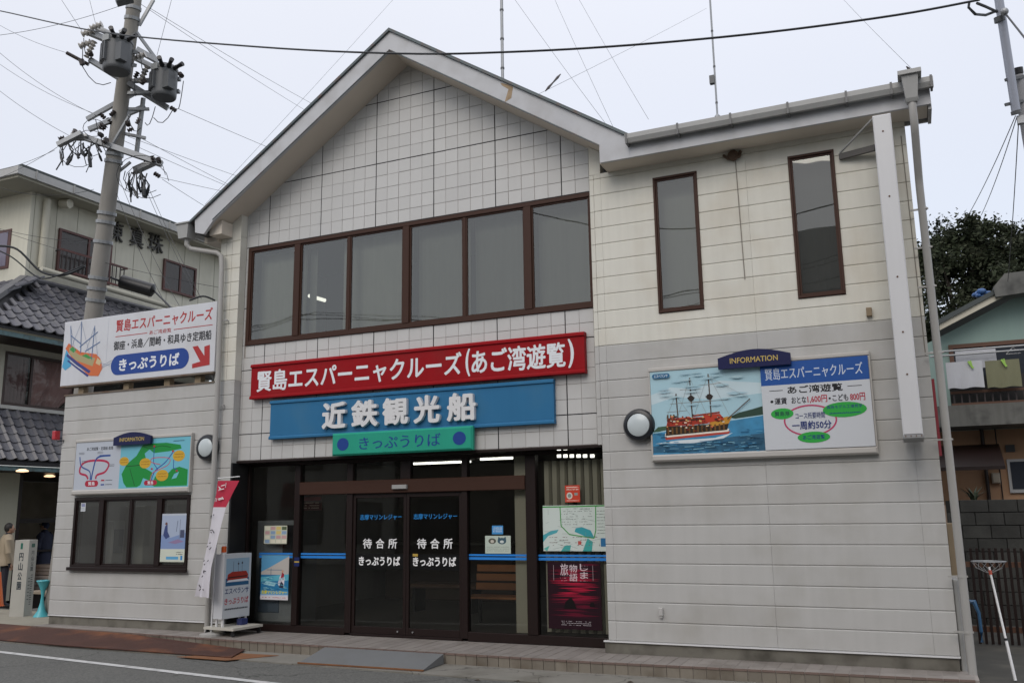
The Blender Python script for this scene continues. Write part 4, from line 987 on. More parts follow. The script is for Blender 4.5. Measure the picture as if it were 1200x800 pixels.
# --- roof sign on the left wing
s = empty('rooftop_sign', (-8.05, .0, 3.65), 'large white billboard with a ship and red arrow on top of the left wing', 'sign')
X0, X1, Z0, Z1 = -9.775, -6.345, 3.79, 4.925
q = MB(); q.bbox(X0,X1,-.08,.06,Z0,Z1,.006); q.build('panel', mat('billboard_white', (.58,.59,.62), .5, var=.03, streak=.05, dirt=(.40,.38,.36), dirt_amt=.4), s)
q = MB(); q.box(X0+.01,X1-.01,-.085,.07,Z0-.025,Z0-.001); q.build('edge_trim', mat('rusty_coping', (.16,.13,.10)), s)
for x_ in (-9.35,-8.3,-7.4,-6.75): q = MB(); q.box(x_-.06,x_+.06,-.0,.10,3.649,3.764); q.build('foot', mat('weathered_wood', (.25,.19,.12), .8, var=.2), s)
for x_ in (-9.0,-7.1): q = MB(); q.bar((x_,.07,4.5),(x_,.9,3.62),.04,.04); q.build('brace', M_gutter, s)
q = front(X0,X1,Z0,Z1,-.0805)
Rd = 'a83030'
q.text('賢島エスパーニャクルーズ',.362,.735,.975,.925,Rd,.018).text('あご湾遊覧',.585,.635,.725,.70,Rd,.012).line([(.362,.668),(.572,.668)], .012,Rd).line([(.74,.668),(.978,.668)], .012,Rd)
q.text('御座・浜島／間崎・和具ゆき定期船',.355,.46,.975,.60,'2c2c30',.018)
q.pill(.345,.085,.845,.385,'20428c').text('きっぷうりば',.40,.14,.785,.325,WHT,.035)
q.poly([(.863,.385),(.895,.39),(.938,.235),(.935,.37),(.968,.385),(.972,.10),(.868,.075),(.866,.135),(.915,.16)],Rd)
# ship on the billboard
q.poly([(.005,.30),(.03,.60),(.05,.45),(.07,.30),(.03,.24)],'4fa0c8').poly([(.02,.58),(.10,.34),(.20,.12),(.265,.10),(.29,.22),(.27,.36),(.24,.44),(.13,.50),(.04,.66)],'c96a3c')
q.poly([(.045,.60),(.12,.46),(.235,.38),(.22,.26),(.10,.38),(.05,.50)],'a59a72').poly([(.05,.56),(.08,.50),(.10,.54),(.07,.60)],'3d8f4a').poly([(.14,.44),(.19,.38),(.22,.38),(.17,.46)],'3d8f4a')
q.poly([(.03,.46),(.11,.30),(.20,.155),(.21,.19),(.12,.34),(.035,.50)],'39407c').poly([(.04,.38),(.11,.25),(.19,.105),(.2,.13),(.11,.28),(.045,.40)],'39407c').poly([(.24,.30),(.27,.26),(.28,.32),(.25,.38)],'c9b48c')
for pts in (((.06,.60),(.045,.93)),((.13,.48),(.12,.98)),((.21,.36),(.215,.88)),((.05,.78),(.13,.62)),((.12,.58),(.24,.78)),((.16,.5),(.26,.62))): q.line(list(pts), .017, '4f6a94')
for pts in (((.045,.93),(.09,.5)),((.12,.97),(.06,.58)),((.12,.97),(.2,.4)),((.215,.88),(.16,.45)),((.215,.88),(.25,.4)),((.28,.24),(.35,.32)),((.28,.22),(.35,.28)),((.27,.3),(.34,.24))): q.line(list(pts), .006, '8a96ac')
q.line([(.31,.3),(.31,.97)], .004, 'b4b8c0')
q.build('printed_face', s)
# --- round wall lamps
for cx_, cz_, lab in ((.51,2.585,'round black-rimmed wall lamp right of the entrance'), (-6.42,2.60,'round black-rimmed wall lamp on the left wing')):
    l_ = empty('wall_lamp', (cx_, 0, cz_), lab, 'wall lamp', 'round wall lamps flanking the entrance')
    q = MB(); q.lathe([(.19,-.002),(.205,-.03),(.205,-.075),(.185,-.11),(.15,-.118),(.148,-.09),(.02,-.09)], (cx_,0,cz_), 'y', 28); q.build('rim', mat('lamp_rim', (.015,.016,.02), .3), l_, smooth=True)
    q = MB(); q.lathe([(.147,-.091),(.140,-.112),(.11,-.126),(.06,-.136),(.02,-.138)], (cx_,0,cz_), 'y', 28); q.build('diffuser', mat('opal_glass', (.50,.55,.56), .25), l_, smooth=True)
# --- projecting vertical sign seen edge-on
s = empty('projecting_sign', (3.6, -.4, 2.24), 'tall white projecting sign seen edge-on at the right end of the facade', 'sign')
q = MB(); q.bbox(3.505,3.695,-.74,-.10,2.27,5.80,.012); q.build('box', mat('sign_casing', (.56,.56,.565), .4, metal=.0, var=.04, scale=2, streak=.05), s)
q = MB(); q.bbox(3.50,3.70,-.745,-.095,2.235,2.269,.004); q.build('base_cap', mat('dull_metal', (.25,.25,.25), .5), s)
for z in (2.9,3.35,3.95,4.85,5.6): q = MB(); q.lathe([(.010,-.745),(.010,-.7405)], (3.60,0,z), 'y', 8); q.build('screw', M_screw, s)
for x_ in (3.53,3.58,3.63,3.68): q = MB(); q.box(x_-.004,x_+.004,-.748,-.7455,2.25,2.268); q.build('screw', M_screw, s)
q = MB(); q.bar((3.10,-.03,5.655),(3.50,-.13,5.66),.04,.07); q.build('bracket', mat('dark_bracket', (.10,.095,.09), .8), s)
q = MB(); q.bar((3.11,-.04,5.70),(3.50,-.34,5.93),.018,.018); q.build('stay', M_gutter, s)
# --- small wall fittings
o = MB(); o.bbox(.645,.695,-.05,-.001,.31,.40,.006); o.bbox(.655,.685,-.04,-.001,.285,.309,.003)
o.build('wall_vent', mat('vent_white', (.45,.44,.42), .5), label='small white vent hood low on the wall right of the entrance', cat='vent')
o = MB(); o.bbox(3.24,3.30,-.06,-.001,3.69,3.79,.006)
o.build('door_chime_box', mat('weathered_wood', (.12,.10,.08), .8), label='small weathered box on the wall beside the projecting sign', cat='box')
o = MB(); o.lathe([(.05,-.001),(.07,-.02),(.07,-.05),(.03,-.06)], (1.86,0,5.90), 'y', 10); o.bar((1.82,-.03,5.94),(1.90,-.05,5.88),.03,.03)
o.bar((1.74,-.02,5.93),(1.80,-.05,5.86),.03,.03); o.bar((1.95,-.02,5.95),(1.93,-.05,5.86),.03,.03)
o.build('pipe_stub', mat('rusty_fitting', (.09,.055,.035), .8), label='rusty pipe stub under the eave between the two narrow windows', cat='fitting')
for X, z0, z1, lab in ((1.88,4.3,5.84,'thin stained cable running down the wall below the rusty stub'), (3.79,3.2,5.8,'thin cable running down the wall at its right edge')):
    o = MB(); o.tube([(X,-.006,z1),(X+.01,-.006,(z0+z1)/2),(X+.02,-.006,z0)], .006, 6)
    o.build('wall_cable', mat('cable_grey', (.22,.20,.17), .7), label=lab, cat='cable')
o = empty('alarm_lamp', (-9.72,-.1,2.86), 'small red alarm lamp at the outer edge of the left wing', 'alarm')
q = MB(); q.bbox(-9.80,-9.71,-.14,-.05,2.87,3.02,.01); q.build('lamp', mat('alarm_red', (.42,.02,.03), .3), o)
q = MB(); q.bar((-9.72,-.09,2.84),(-9.66,.0,2.86),.02,.02); q.build('bracket', M_black, o)
# wheeled stand sign
a_ = math.radians(85); c0 = Vector((-5.76,-.06,0)); u_ = Vector((math.cos(a_), math.sin(a_), 0)); n_ = Vector((math.sin(a_), -math.cos(a_), 0))
s = empty('wheeled_stand_sign', (c0.x, c0.y, Z_P), 'white upright lightbox sign with a red ship on a wheeled base left of the entrance', 'stand sign')
def obox(q, cu, cn, z0, z1, hu, hn):
    pts = [c0+u_*(cu+i*hu)+n_*(cn+j*hn) for i, j in ((-1,-1),(1,-1),(1,1),(-1,1))]
    q.add([(p.x,p.y,z) for z in (z0,z1) for p in pts], [(3,2,1,0),(4,5,6,7),(0,1,5,4),(1,2,6,5),(2,3,7,6),(3,0,4,7)]); return q
obox(MB(), 0, 0, -.062, -.028, .29, .30).build('base_board', mat('base_cream', (.50,.48,.42), .5), s)
q = MB(); 
for i in (-1,1):
    for j in (-1,1): obox(q, i*.22, -.05+j*.06, -.027, .085, .014, .014)
q.build('post', M_white, s)
obox(MB(), 0, -.05, .086, 1.0, .265, .09).build('lightbox', mat('lightbox_white', (.55,.56,.58), .4), s)
for i in (-1,1):
    for j in (-1,1):
        cc = c0+u_*(i*.25)+n_*(j*.26); q = MB(); q.lathe([(.033,-.012),(.035,0),(.033,.012)], (cc.x,cc.y,Z_P+.036), 'y', 12); q.box(cc.x-.012,cc.x+.012,cc.y-.02,cc.y+.02,Z_P+.05,-.063); q.build('caster', M_black, s)
P_ = c0-u_*.265+n_*.0405; q = Print((P_.x,P_.y,.086), u_*.53, (0,0,.914), n_)
q.rect(0,0,1,1,'c2c6ca').rect(.07,.50,.93,.93,'8fa9bc').rect(.07,.50,.93,.62,'2c5a80').poly([(.10,.56),(.2,.60),(.85,.60),(.95,.56)],'d8d8dc').poly([(.12,.59),(.88,.60),(.9,.66),(.82,.72),(.3,.72),(.14,.68)],'9c3024').poly([(.15,.62),(.85,.63),(.85,.65),(.15,.64)],'3c201c')
for u in (.34,.52,.66): q.line([(u,.7),(u,.88)], .006, '4a4a52')
q.oval(.52,.84,.03,.014,'33333a').oval(.66,.85,.03,.014,'33333a')
q.text('エスペランサ',.06,.375,.94,.465,'26386a',.02).text('きっぷうりば',.06,.215,.94,.315,'b02838',.02).scribble(.08,.12,.92,.165,1,'44464c',.022,1,4)
q.build('printed_face', s)
bc = c0-u_*.20-n_*.05; q = MB(); q.lathe([(.035,1.001),(.035,1.025)], (bc.x,bc.y,0), 'z', 12); q.build('beacon_base', M_white, s)
q = MB(); q.lathe([(.038,1.026),(.038,1.10),(.028,1.115)], (bc.x,bc.y,0), 'z', 14); q.build('beacon', mat('beacon_orange', (.60,.10,.02), .25), s)
q = MB(); obox(q, .12, .05, -.027, .06, .06, .05); q.build('weight', mat('dark_blue_box', (.02,.03,.12), .5), s)
# banner flag
s = empty('banner_flag', (-5.93,-.33,Z_P), 'white nobori banner with a red top, blown sideways beside the downpipe', 'banner')
q = MB(); q.tube([(-5.96,-.30,Z_P),(-5.93,-.31,1.0),(-5.92,-.32,2.12)], .011, 8); q.tube([(-5.93,-.34,2.105),(-5.50,-.36,2.12)], .008, 6)
q.build('pole', M_white, s, smooth=True)
q = MB(); q.lathe([(.16,Z_P),(.16,Z_P+.03),(.03,Z_P+.05)], (-5.96,-.30,0), 'z', 16); q.build('base', M_pipe, s)
Lp = [(257,563),(255,578),(251,594),(248.5,612),(246,630),(243,648),(240,665),(235,683),(231,698)]
Rp = [(282,563),(274,578),(266,594),(261,612),(257,630),(253.5,648),(250.5,665),(249,683),(247.5,700)]
rows = []
for i, (l, r_) in enumerate(zip(Lp, Rp)):
    A = at(l[0], l[1], 1, -.33); B = at(r_[0], r_[1], 1, -.36-.02*i); row = []
    for k in range(7):
        p = A.lerp(B, k/6); p.y += .035*math.sin(k*2.1+i*.7)*(i/8)-.03; row.append(p)
    rows.append(row)
for nm, i0, i1, cc in (('red_cloth', 0, 2, (.42,.02,.05)), ('white_cloth', 2, 8, (.60,.58,.62))):
    q = MB(); vs = [p for row in rows[i0:i1+1] for p in row]
    q.add(vs, [(i*7+k, i*7+k+1, (i+1)*7+k+1, (i+1)*7+k) for i in range(i1-i0) for k in range(6)]); q.build(nm, mat('banner_'+nm, cc, .9), s, smooth=True)
q = MB()
for i in range(0, 8):
    for (u0, u1, sd_) in ((.25,.7,i),):
        p0 = rows[i][1].lerp(rows[i+1][1], .3); rr = random.Random(40+i)
        for k in range(5 if i < 2 else 3):
            c_2 = rows[i][rr.randint(1,4)].lerp(rows[i+1][rr.randint(1,4)], rr.uniform(.2,.8)) + Vector((0,-.035,0)); l = rr.uniform(.02,.045) if i < 2 else rr.uniform(.012,.03)
            dx, dz = rr.choice([(1,.2),(0.1,1),(.7,.7),(-.6,.7)]); 
            A = c_2-Vector((dx*l,0,dz*l)); B = c_2+Vector((dx*l,0,dz*l)); q.mi = 0 if i < 2 else 1; q.bar(A, B, .004, .012)
q.build('brush_writing', [flat('e0dcdc'), flat('2c2c30')], s)

# ================================================================== old inn at the left
XB, XM = -15.5, -14.9
M_bw = mat('inn_render', (.56,.545,.46), .85, var=.05, scale=2, streak=.10, dirt=(.36,.34,.27), dirt_amt=.5, dirt_scale=1.1)
M_kaw = mat('kawara_tile', (.105,.105,.12), .38, var=.15, scale=7, rnd=.14, dirt=(.16,.16,.16), dirt_amt=.4, dirt_scale=5)
M_kd = mat('kawara_bed', (.03,.03,.032), .8)
M_copper = mat('verdigris_copper', (.11,.18,.19), .7, var=.25, scale=14, streak=.2, dirt=(.06,.05,.04), dirt_amt=.7, dirt_scale=9)
inn = empty('old_inn', (XB, 5, Z_R), 'cream three-storey inn with grey tiled skirt roofs across the left lane', 'building')
YC = 3.30; ZS = 9.42
q = MB(); q.box(-22, XB, YC, 16, 6.9, ZS); q.build('upper_wall', M_bw, inn)
for k in range(14):
    q = MB(); y_ = YC+.1+k*.62; q.box(XB+.001, XB+.006, y_, y_+.012, 7.5, ZS-.005); q.build('panel_joint', mat('inn_joint', (.26,.25,.20), .9), inn)
q = MB(); q.box(-22.5, -14.95, 2.50, 16.5, ZS, ZS+.06); q.build('soffit', mat('inn_soffit', (.36,.345,.28), .9, var=.06), inn)
q = MB(); q.box(-22.55, -14.88, 2.43, 16.55, ZS+.061, ZS+.25); q.build('roof_edge', mat('inn_parapet', (.40,.40,.39), .7, var=.08, streak=.1), inn)
for k in range(9):
    q = MB(); q.box(-14.878, -14.85, 2.9+k*1.05, 2.93+k*1.05, ZS+.06, ZS+.27); q.build('edge_clip', M_gutter, inn)
q = MB(); q.box(-22.4, -14.98, 2.6, 16.4, ZS+.251, ZS+.36); q.build('flat_roof', M_roof, inn)
def win_x(par, y0, y1, z0, z1, xf, m, gm, split=(), rail=False, curt=None):
    q = MB(); f_ = .06
    q.box(xf, xf+.06, y0, y1, z1-f_, z1); q.box(xf, xf+.06, y0, y1, z0, z0+f_); q.box(xf, xf+.06, y0, y0+f_, z0+f_, z1-f_); q.box(xf, xf+.06, y1-f_, y1, z0+f_, z1-f_)
    f = q.build('window', m, par)
    for s_ in split: q = MB(); q.box(xf+.005, xf+.055, s_-.03, s_+.03, z0+f_, z1-f_); q.build('mullion', m, f)
    ys = [y0+f_]+list(split)+[y1-f_]
    for a, b in zip(ys[:-1], ys[1:]):
        q = MB(); q.quad((xf+.03,a,z0+f_),(xf+.03,b,z0+f_),(xf+.03,b,z1-f_),(xf+.03,a,z1-f_)); q.build('pane', gm, f)
    return f
G_inn = glass('inn_glass', (.85,.82,.80), 1.45, 0.0, .03)
M_purp = mat('inn_curtain', (.30,.20,.20), .9, var=.15, scale=4)
# upper windows sit in dark recesses
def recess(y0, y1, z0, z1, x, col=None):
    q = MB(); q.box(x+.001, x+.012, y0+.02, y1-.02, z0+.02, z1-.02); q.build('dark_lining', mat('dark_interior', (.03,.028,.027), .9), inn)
wy = lambda px, py: at(px, py, 0, XB)
a, b = wy(64,318), wy(130,275)
for (y0, y1, z0, z1, sp) in ((a.y, b.y+.02, wy(66,318).z, wy(70,268).z, ((a.y+b.y)/2+.1,)), (wy(191,303).y, wy(229,310).y, wy(191,340).z, wy(191,303).z, (wy(210,320).y,))):
    recess(y0, y1, z0, z1, XB); win_x(inn, y0, y1, z0, z1, XB+.015, mat('inn_window_brown', (.09,.035,.03), .5), G_inn, sp)
    q = MB(); n_ = 14
    for i in range(n_):
        yy = y0+.08+(y1-y0-.16)*i/n_; q.quad((XB+.020+.006*(i%2),yy,z0+.07),(XB+.020+.006*((i+1)%2),yy+(y1-y0-.16)/n_,z0+.07),(XB+.020+.006*((i+1)%2),yy+(y1-y0-.16)/n_,z1-.07),(XB+.020+.006*(i%2),yy,z1-.07))
    q.build('curtain', mat('inn_grey_curtain', (.16,.15,.16), .9), inn)
# balcony rail under the first upper window
ra = empty('window_railing', (XB+.3, (a.y+b.y)/2, 7.6), 'rusty red metal railing outside the upper window of the inn', 'railing')
zr0, zr1 = wy(66,318).z-.05, wy(66,296).z
for z in (zr0, zr1): q = MB(); q.box(XB+.28, XB+.32, a.y-.1, b.y+.35, z, z+.05); q.build('rail', mat('rail_rust', (.10,.035,.03), .6), ra)
for k in range(16): q = MB(); yy = a.y-.05+(b.y-a.y+.3)*k/15; q.box(XB+.29, XB+.31, yy-.01, yy+.01, zr0+.05, zr1); q.build('baluster', mat('rail_dark', (.04,.03,.03), .6), ra)
for yy in (a.y-.08, b.y+.33): q = MB(); q.box(XB+.076, XB+.28, yy-.015, yy+.015, zr1, zr1+.03); q.build('bracket', mat('rail_dark', (.04,.03,.03)), ra)
# front face window
q = MB(); q.box(-17.6,-16.1,YC-.02,YC-.001,7.55,8.55); f = q.build('window', mat('inn_window_brown', (.09,.035,.03)), inn)
q = MB(); q.box(-17.5,-16.2,YC-.025,YC-.021,7.62,8.48); q.build('pane', mat('inn_violet_glass', (.16,.14,.19), .2), f)
for k in range(10): q = MB(); x_ = -17.55+k*.15; q.box(x_, x_+.02, YC-.25, YC-.23, 7.5, 7.95); q.build('rail_bar', mat('rail_dark', (.04,.03,.03)), f)
# rain pipes of the inn
pp = MB(); y_ = wy(52,240).y; pp.tube([(XB+.10,y_,9.3),(XB+.10,y_,7.55)], .09, 10); o = pp.build('downpipe', mat('cream_pipe', (.45,.43,.35), .5), inn, smooth=True)
pp = MB(); pp.tube([(XB+.42,YC+.1,7.42),(XB+.42,9.5,7.30)], .07, 10); pp.build('drain_pipe', mat('cream_pipe', (.45,.43,.35)), inn, smooth=True)
pp = MB(); pp.tube([(XB+.1,wy(70,225).y,9.33),(XB+.35,wy(70,225).y+.05,9.30)], .12, 10); pp.build('vent_pipe', mat('cream_pipe', (.45,.43,.35)), inn, smooth=True)
# black characters on the wall
for ch, (p0, p1), (t0, t1) in zip('東真珠', ((131,144),(153,168),(174,191)), ((259,280),(266,287),(273,293))):
    A = at(p0, (t0+t1)/2, 0, XB+.05); B = at(p1, (t0+t1)/2+4, 0, XB+.05); zc = (A.z+B.z)/2; h_ = .55
    q = Print((XB+.02, A.y, zc-h_/2), (0, B.y-A.y, 0), (0,0,h_), (1,0,0)); q.text(ch, 0,0,1,1, mat('black_letter', (.05,.048,.045), .5), .0, .06); q.build('wall_character', inn)
# skirt roofs with kawara tiles
def kawara(w_, l_):
    q = MB(); n_ = 7; prof = []
    for i in range(n_+1):
        t = i/n_; prof.append((t*w_, .05*math.sin(math.pi*min(1, t/.35)) if t < .35 else -.022*math.sin(math.pi*(t-.35)/.65)))
    # u across (y), v down the slope (x), thickness at the lower lip
    vs = [(0, a, b+.03) for a, b in prof] + [(l_, a, b+.055) for a, b in prof] + [(l_, a, b+.022) for a, b in prof] + [(0, a, b-.01) for a, b in prof]
    m1 = n_+1; fs = []
    for i in range(n_): fs += [(i, i+m1, i+m1+1, i+1), (i+m1, i+2*m1, i+2*m1+1, i+m1+1), (i+2*m1, i+3*m1, i+3*m1+1, i+2*m1+1)]
    q.add(vs, fs); q.f += [(0, 3*m1, 2*m1, m1), (m1-1, 2*m1-1, 3*m1-1, 4*m1-1)]; q.m += [0, 0]; return q
def skirt(x_top, z_top, x_bot, z_bot, y0, y1, rows, w_, hip=None):
    sl = math.hypot(x_bot-x_top, z_bot-z_top); ang = math.atan2(z_top-z_bot, x_bot-x_top)
    l_ = sl/rows; me = kawara(w_, l_*1.04).mesh('roof_tile', M_kaw, smooth=False)
    y0_ = hip[0] if hip else y0
    if hip: q = MB(); q.prism3([(x_top,hip[0],z_top-.03),(x_bot,y0,z_bot-.03),(x_bot,hip[0],z_bot-.03)],(0,0,-.06)); q.build('roof_deck', M_kd, inn)
    q = MB(); q.prism3([(x_top,y0_,z_top-.03),(x_bot,y0_,z_bot-.03),(x_bot,y0_,z_bot-.12),(x_top,y0_,z_top-.12)], (0,y1-y0_,0)); q.build('roof_deck', M_kd, inn)
    y = y0; c = 0
    while y < y1:
        for r in range(rows):
            if hip:
                xx = x_top+(x_bot-x_top)*r/rows
                if y < hip[0]-(xx-x_top)*hip[1]: continue
            o = place('roof_tile', me, inn, (x_top+(x_bot-x_top)*r/rows+.0, y+R_.uniform(-.006,.006), z_top+(z_bot-z_top)*r/rows+R_.uniform(-.004,.006)))
            o.rotation_euler = (0, ang, 0); c += 1
        y += w_
    return c
zt1, zb1 = 7.17, 5.66; xt1, xb1 = XB, -13.98
HB = 2.3
skirt(xt1, zt1, xb1, zb1, YC-HB, 8.6, 8, .28, hip=(YC, HB/1.52))
q = MB(); q.bar((xt1+.02,YC-.02,zt1+.06),(xb1+.03,YC-HB,zb1+.06),.16,.12); q.build('hip_ridge', mat('hip_tile', (.14,.14,.145), .5, var=.2, scale=10), inn)
q = MB(); q.prism3([(xt1,YC,zt1-.03),(xb1,YC-HB,zb1-.03),(-20,YC-HB,zb1-.03),(-20,YC,zt1-.03)], (0,0,.05)); q.build('roof_deck', M_kaw, inn)
l_ = math.hypot(HB, zt1-zb1)/8; ang = math.atan2(zt1-zb1, HB); me = kawara(.28, l_*1.04).mesh('roof_tile', M_kaw)
for i in range(9):
    for r in range(8):
        yy = YC-HB*r/8; xx = xt1+.15-.28*i
        o = place('roof_tile', me, inn, (xx+.28, yy, zt1-(zt1-zb1)*r/8+R_.uniform(-.004,.006))); o.rotation_euler = (0, ang, -math.pi/2)
q = MB(); q.tube([(xt1+.03,YC,zt1+.06),(xt1+.03,9,zt1+.06)], .07, 8); q.build('ridge_tile', M_kaw, inn)
zt2, zb2 = 3.95, 2.80; xt2, xb2 = XM, -14.12
skirt(xt2, zt2, xb2, zb2, 1.6, 6.4, 6, .26)
# copper hung eaves and soffits
for xb_, zb_, xw, y0, y1 in ((xb1, zb1, XM, YC-HB, 9), (xb2, zb2, XM, 1.6, 7)):
    q = MB(); q.box(xb_-.05, xb_-.03, y0, y1, zb_-.225, zb_-.125); q.build('copper_fascia', M_copper, inn)
    q = MB(); q.box(xw, xb_-.051, y0, y1, zb_-.235, zb_-.20); q.build('eave_board', M_dbrown, inn)
# middle storey
q = MB(); q.box(-21, XM, 1.2, 9, 4.08, 5.24); 
q = MB(); q.box(-21, XM+.07, 1.2, 9, 3.98, 4.06); q.build('white_sill', mat('sill_white', (.50,.50,.47), .7, dirt=(.3,.28,.22), dirt_amt=.4), inn)
q = MB(); q.box(-21, XM-.3, 1.25, 9, 4.0, 5.3); q.build('middle_room', mat('dark_interior', (.03,.028,.027)), inn)
wm_ = lambda px, py: at(px, py, 0, XM)
y0, y1 = wm_(5,430).y, wm_(90,430).y; ys = (wm_(38,430).y,)
q = MB(); q.box(-21, XM-.02, 1.2, 9, 5.285, 5.47); q.build('wall', M_bw, inn)
q = MB(); q.box(-21, XM, 1.2, y0, 4.06, 5.284); q.build('wall', M_bw, inn)
f = win_x(inn, y0, y1+1.5, 4.07, 5.28, XM-.05, mat('inn_window_dark', (.05,.03,.025), .5), G_inn, ys+(y1,))
q = MB(); zt_ = wm_(30,404).z; q.box(XM-.045, XM+.015, y0, y1+1.5, zt_-.04, zt_+.03); q.build('transom', mat('inn_window_dark', (.05,.03,.025)), f)
def drape_x(y0, y1, z0, z1, x, m, swag=False):
    q = MB(); n_ = 24; vs = []
    for i in range(n_+1):
        yy = y0+(y1-y0)*i/n_; xx = x+.03*math.sin(i*1.6)
        vs += [(xx, yy, z1), (xx+.01, yy+((y1-y0)*.12*math.sin(i/3) if swag else 0), (z0+z1)/2), (xx, yy+((.4*(y0-yy)) if swag else 0), z0)]
    q.add(vs, [f_ for i in range(n_) for f_ in ((3*i, 3*i+3, 3*i+4, 3*i+1), (3*i+1, 3*i+4, 3*i+5, 3*i+2))]); return q.build('curtain', m, inn, smooth=True)
drape_x(y0+.1, ys[0]-.05, 4.12, 5.24, XM-.10, M_purp); drape_x(ys[0]+.05, y1+.1, 4.12, 5.24, XM-.10, mat('pink_curtain', (.48,.33,.32), .9, var=.1), True)
# ground floor shop
XG = XM-.0
y0g = at(18,620,0,XG).y
q = MB(); q.box(-21, XG, 1.0, y0g, Z_R+.07, 2.565); q.box(-21, XG, 9.0, 12, Z_R+.07, 2.565); q.box(-19.2,-19.0,y0g,9,Z_R+.07,2.45); q.build('wall', mat('shop_render', (.40,.39,.31), .85, var=.07, streak=.08), inn)
q = MB(); q.box(-21, XG, 1.0, 12, 2.566, 2.59); q.build('ceiling', M_dbrown, inn)
q = MB(); q.box(-21, XG, y0g, 9, Z_R+.06, Z_R+.075); q.build('shop_floor', M_floor, inn)
q = MB(); q.box(XG-.08, XG, y0g, y0g+.09, Z_R+.08, 2.56); q.box(XG-.08, XG, 8.8, 8.99, Z_R+.08, 2.56); q.build('door_post', M_dbrown, inn)
q = MB(); q.box(-18.99, -18.95, 3, 8.9, Z_R+.08, 2.56); q.build('back_panel', mat('shop_back', (.26,.22,.17), .9, var=.5, scale=2), inn)
q = MB(); q.box(-16.2,-16.1,y0g+.1,8.8,1.45,1.56); q.box(-16.2,-16.15,y0g+.1,8.8,.75,.80); q.build('shop_lattice', M_dbrown, inn)
for px, py, lab in ((26,553,'left warm ceiling lamp glowing in the inn doorway'), (58,559,'right warm ceiling lamp glowing in the inn doorway')):
    A = at(px, py, 2, 2.49); q = MB(); q.lathe([(.02,.0),(.11,.01),(.12,.03),(.06,.06)], (A.x, A.y, 2.49), 'z', 14)
    q.build('ceiling_lamp', mat('warm_glow', (.95,.62,.36), emit=1.6), label=lab, cat='lamp', group='lamps in the inn doorway')
# crates and a yellow crate by the door
def pz(px, py, z): return at(px, py, 2, z)
ZL = Z_R+.075
for k, (cx_, cy_, z_, w_, col, lab) in enumerate(((-15.0,4.35,0,.62,(.42,.36,.32),'pale wooden crate at the bottom of the stack behind the navy coat'),(-15.02,4.33,.24,.60,(.46,.40,.36),'pale wooden crate in the middle of the stack behind the navy coat'),(-15.0,4.36,.48,.61,(.38,.32,.28),'pale wooden crate on top of the stack behind the navy coat'))):
    c_0 = empty('wooden_crate', (cx_, cy_, ZL+z_), lab, 'crate', 'crates stacked at the inn door')
    for i in range(3):
        q = MB(); zz = ZL+z_+.005+i*.078; q.box(cx_-w_/2, cx_+w_/2, cy_-.25, cy_-.235, zz, zz+.066); q.box(cx_+w_/2, cx_+w_/2+.015, cy_-.25, cy_+.25, zz, zz+.066); q.build('slat', mat('crate_%d' % k, col, .8, var=.1), c_0)
    q = MB(); q.box(cx_-w_/2+.01, cx_+w_/2-.01, cy_-.22, cy_+.25, ZL+z_, ZL+z_+.232); q.build('box', mat('crate_inner', (.12,.10,.08), .9), c_0)
yc = empty('yellow_bin', (-15.3,3.8,ZL), 'orange-yellow plastic box behind the stone post', 'box')
q = MB(); q.bbox(-15.55,-15.1,3.6,3.9,ZL+.62,ZL+1.18,.01); q.build('body', mat('bin_yellow', (.60,.26,.02), .5), yc)
q = MB(); q.box(-15.42,-15.25,3.594,3.599,ZL+.8,ZL+1.0); q.build('panel', M_black, yc)
q = MB(); q.box(-15.5,-15.15,3.62,3.88,ZL,ZL+.62); q.build('stand', M_black, yc)
tc_ = empty('traffic_cone', (-14.0,2.0,ZL), 'orange traffic cone at the left edge of the frame', 'cone')
q = MB(); q.lathe([(.15,0),(.15,.03),(.13,.03),(.03,.70),(.02,.70)], (-13.75,2.05,ZL), 'z', 16); q.build('cone', mat('cone_orange', (.62,.14,.03), .5), tc_)
q = MB(); q.box(-13.95,-13.55,1.85,2.25,ZL,ZL+.025); q.build('base', M_black, tc_)

# ---- stone marker post
pc = at(18,722,2,Z_R+.075); s = empty('stone_post', (pc.x, pc.y, Z_R+.075), 'pale square stone post carved with park name at the left edge', 'post')
ang = math.radians(22); wv = .135
uu = Vector((math.cos(ang), math.sin(ang), 0)); nn = Vector((math.sin(ang), -math.cos(ang), 0)); pc3 = Vector((pc.x, pc.y+.1, 0))
def rbox(q, c, hu, hn, z0, z1):
    pts = [c+uu*(i*hu)+nn*(j*hn) for i, j in ((-1,-1),(1,-1),(1,1),(-1,1))]
    q.add([(p.x,p.y,z) for z in (z0,z1) for p in pts], [(0,1,2,3),(7,6,5,4),(0,4,5,1),(1,5,6,2),(2,6,7,3),(3,7,4,0)]); return q
rbox(MB(), pc3, wv, wv, Z_R+.07, 1.165).build('shaft', mat('post_stone', (.42,.41,.37), .8, var=.06, scale=8, streak=.08), s)
L0 = pc3-uu*wv+nn*wv
q = Print((L0.x,L0.y,Z_R+.07), uu*2*wv, (0,0,1.38), nn)
q.rect(.40,.88,.56,.96,'2f6a5c').text('円山公園',.36,.34,.66,.84,'24303a',.02,vertical=True); q.build('inscription', s)
uu2 = -nn; L1 = pc3+uu*wv+nn*wv; q = Print((L1.x,L1.y,Z_R+.07), uu2*2*wv, (0,0,1.38), uu)
q.rect(.3,.90,.7,.95,'2f5a4c').text('円山公園',.38,.58,.68,.86,'2c3238',.015,vertical=True).scribble(.5,.14,.72,.55,14,'3a3f44',.02,.9,5).scribble(.22,.2,.40,.52,7,'3a3f44',.02,.8,6); q.build('inscription', s)
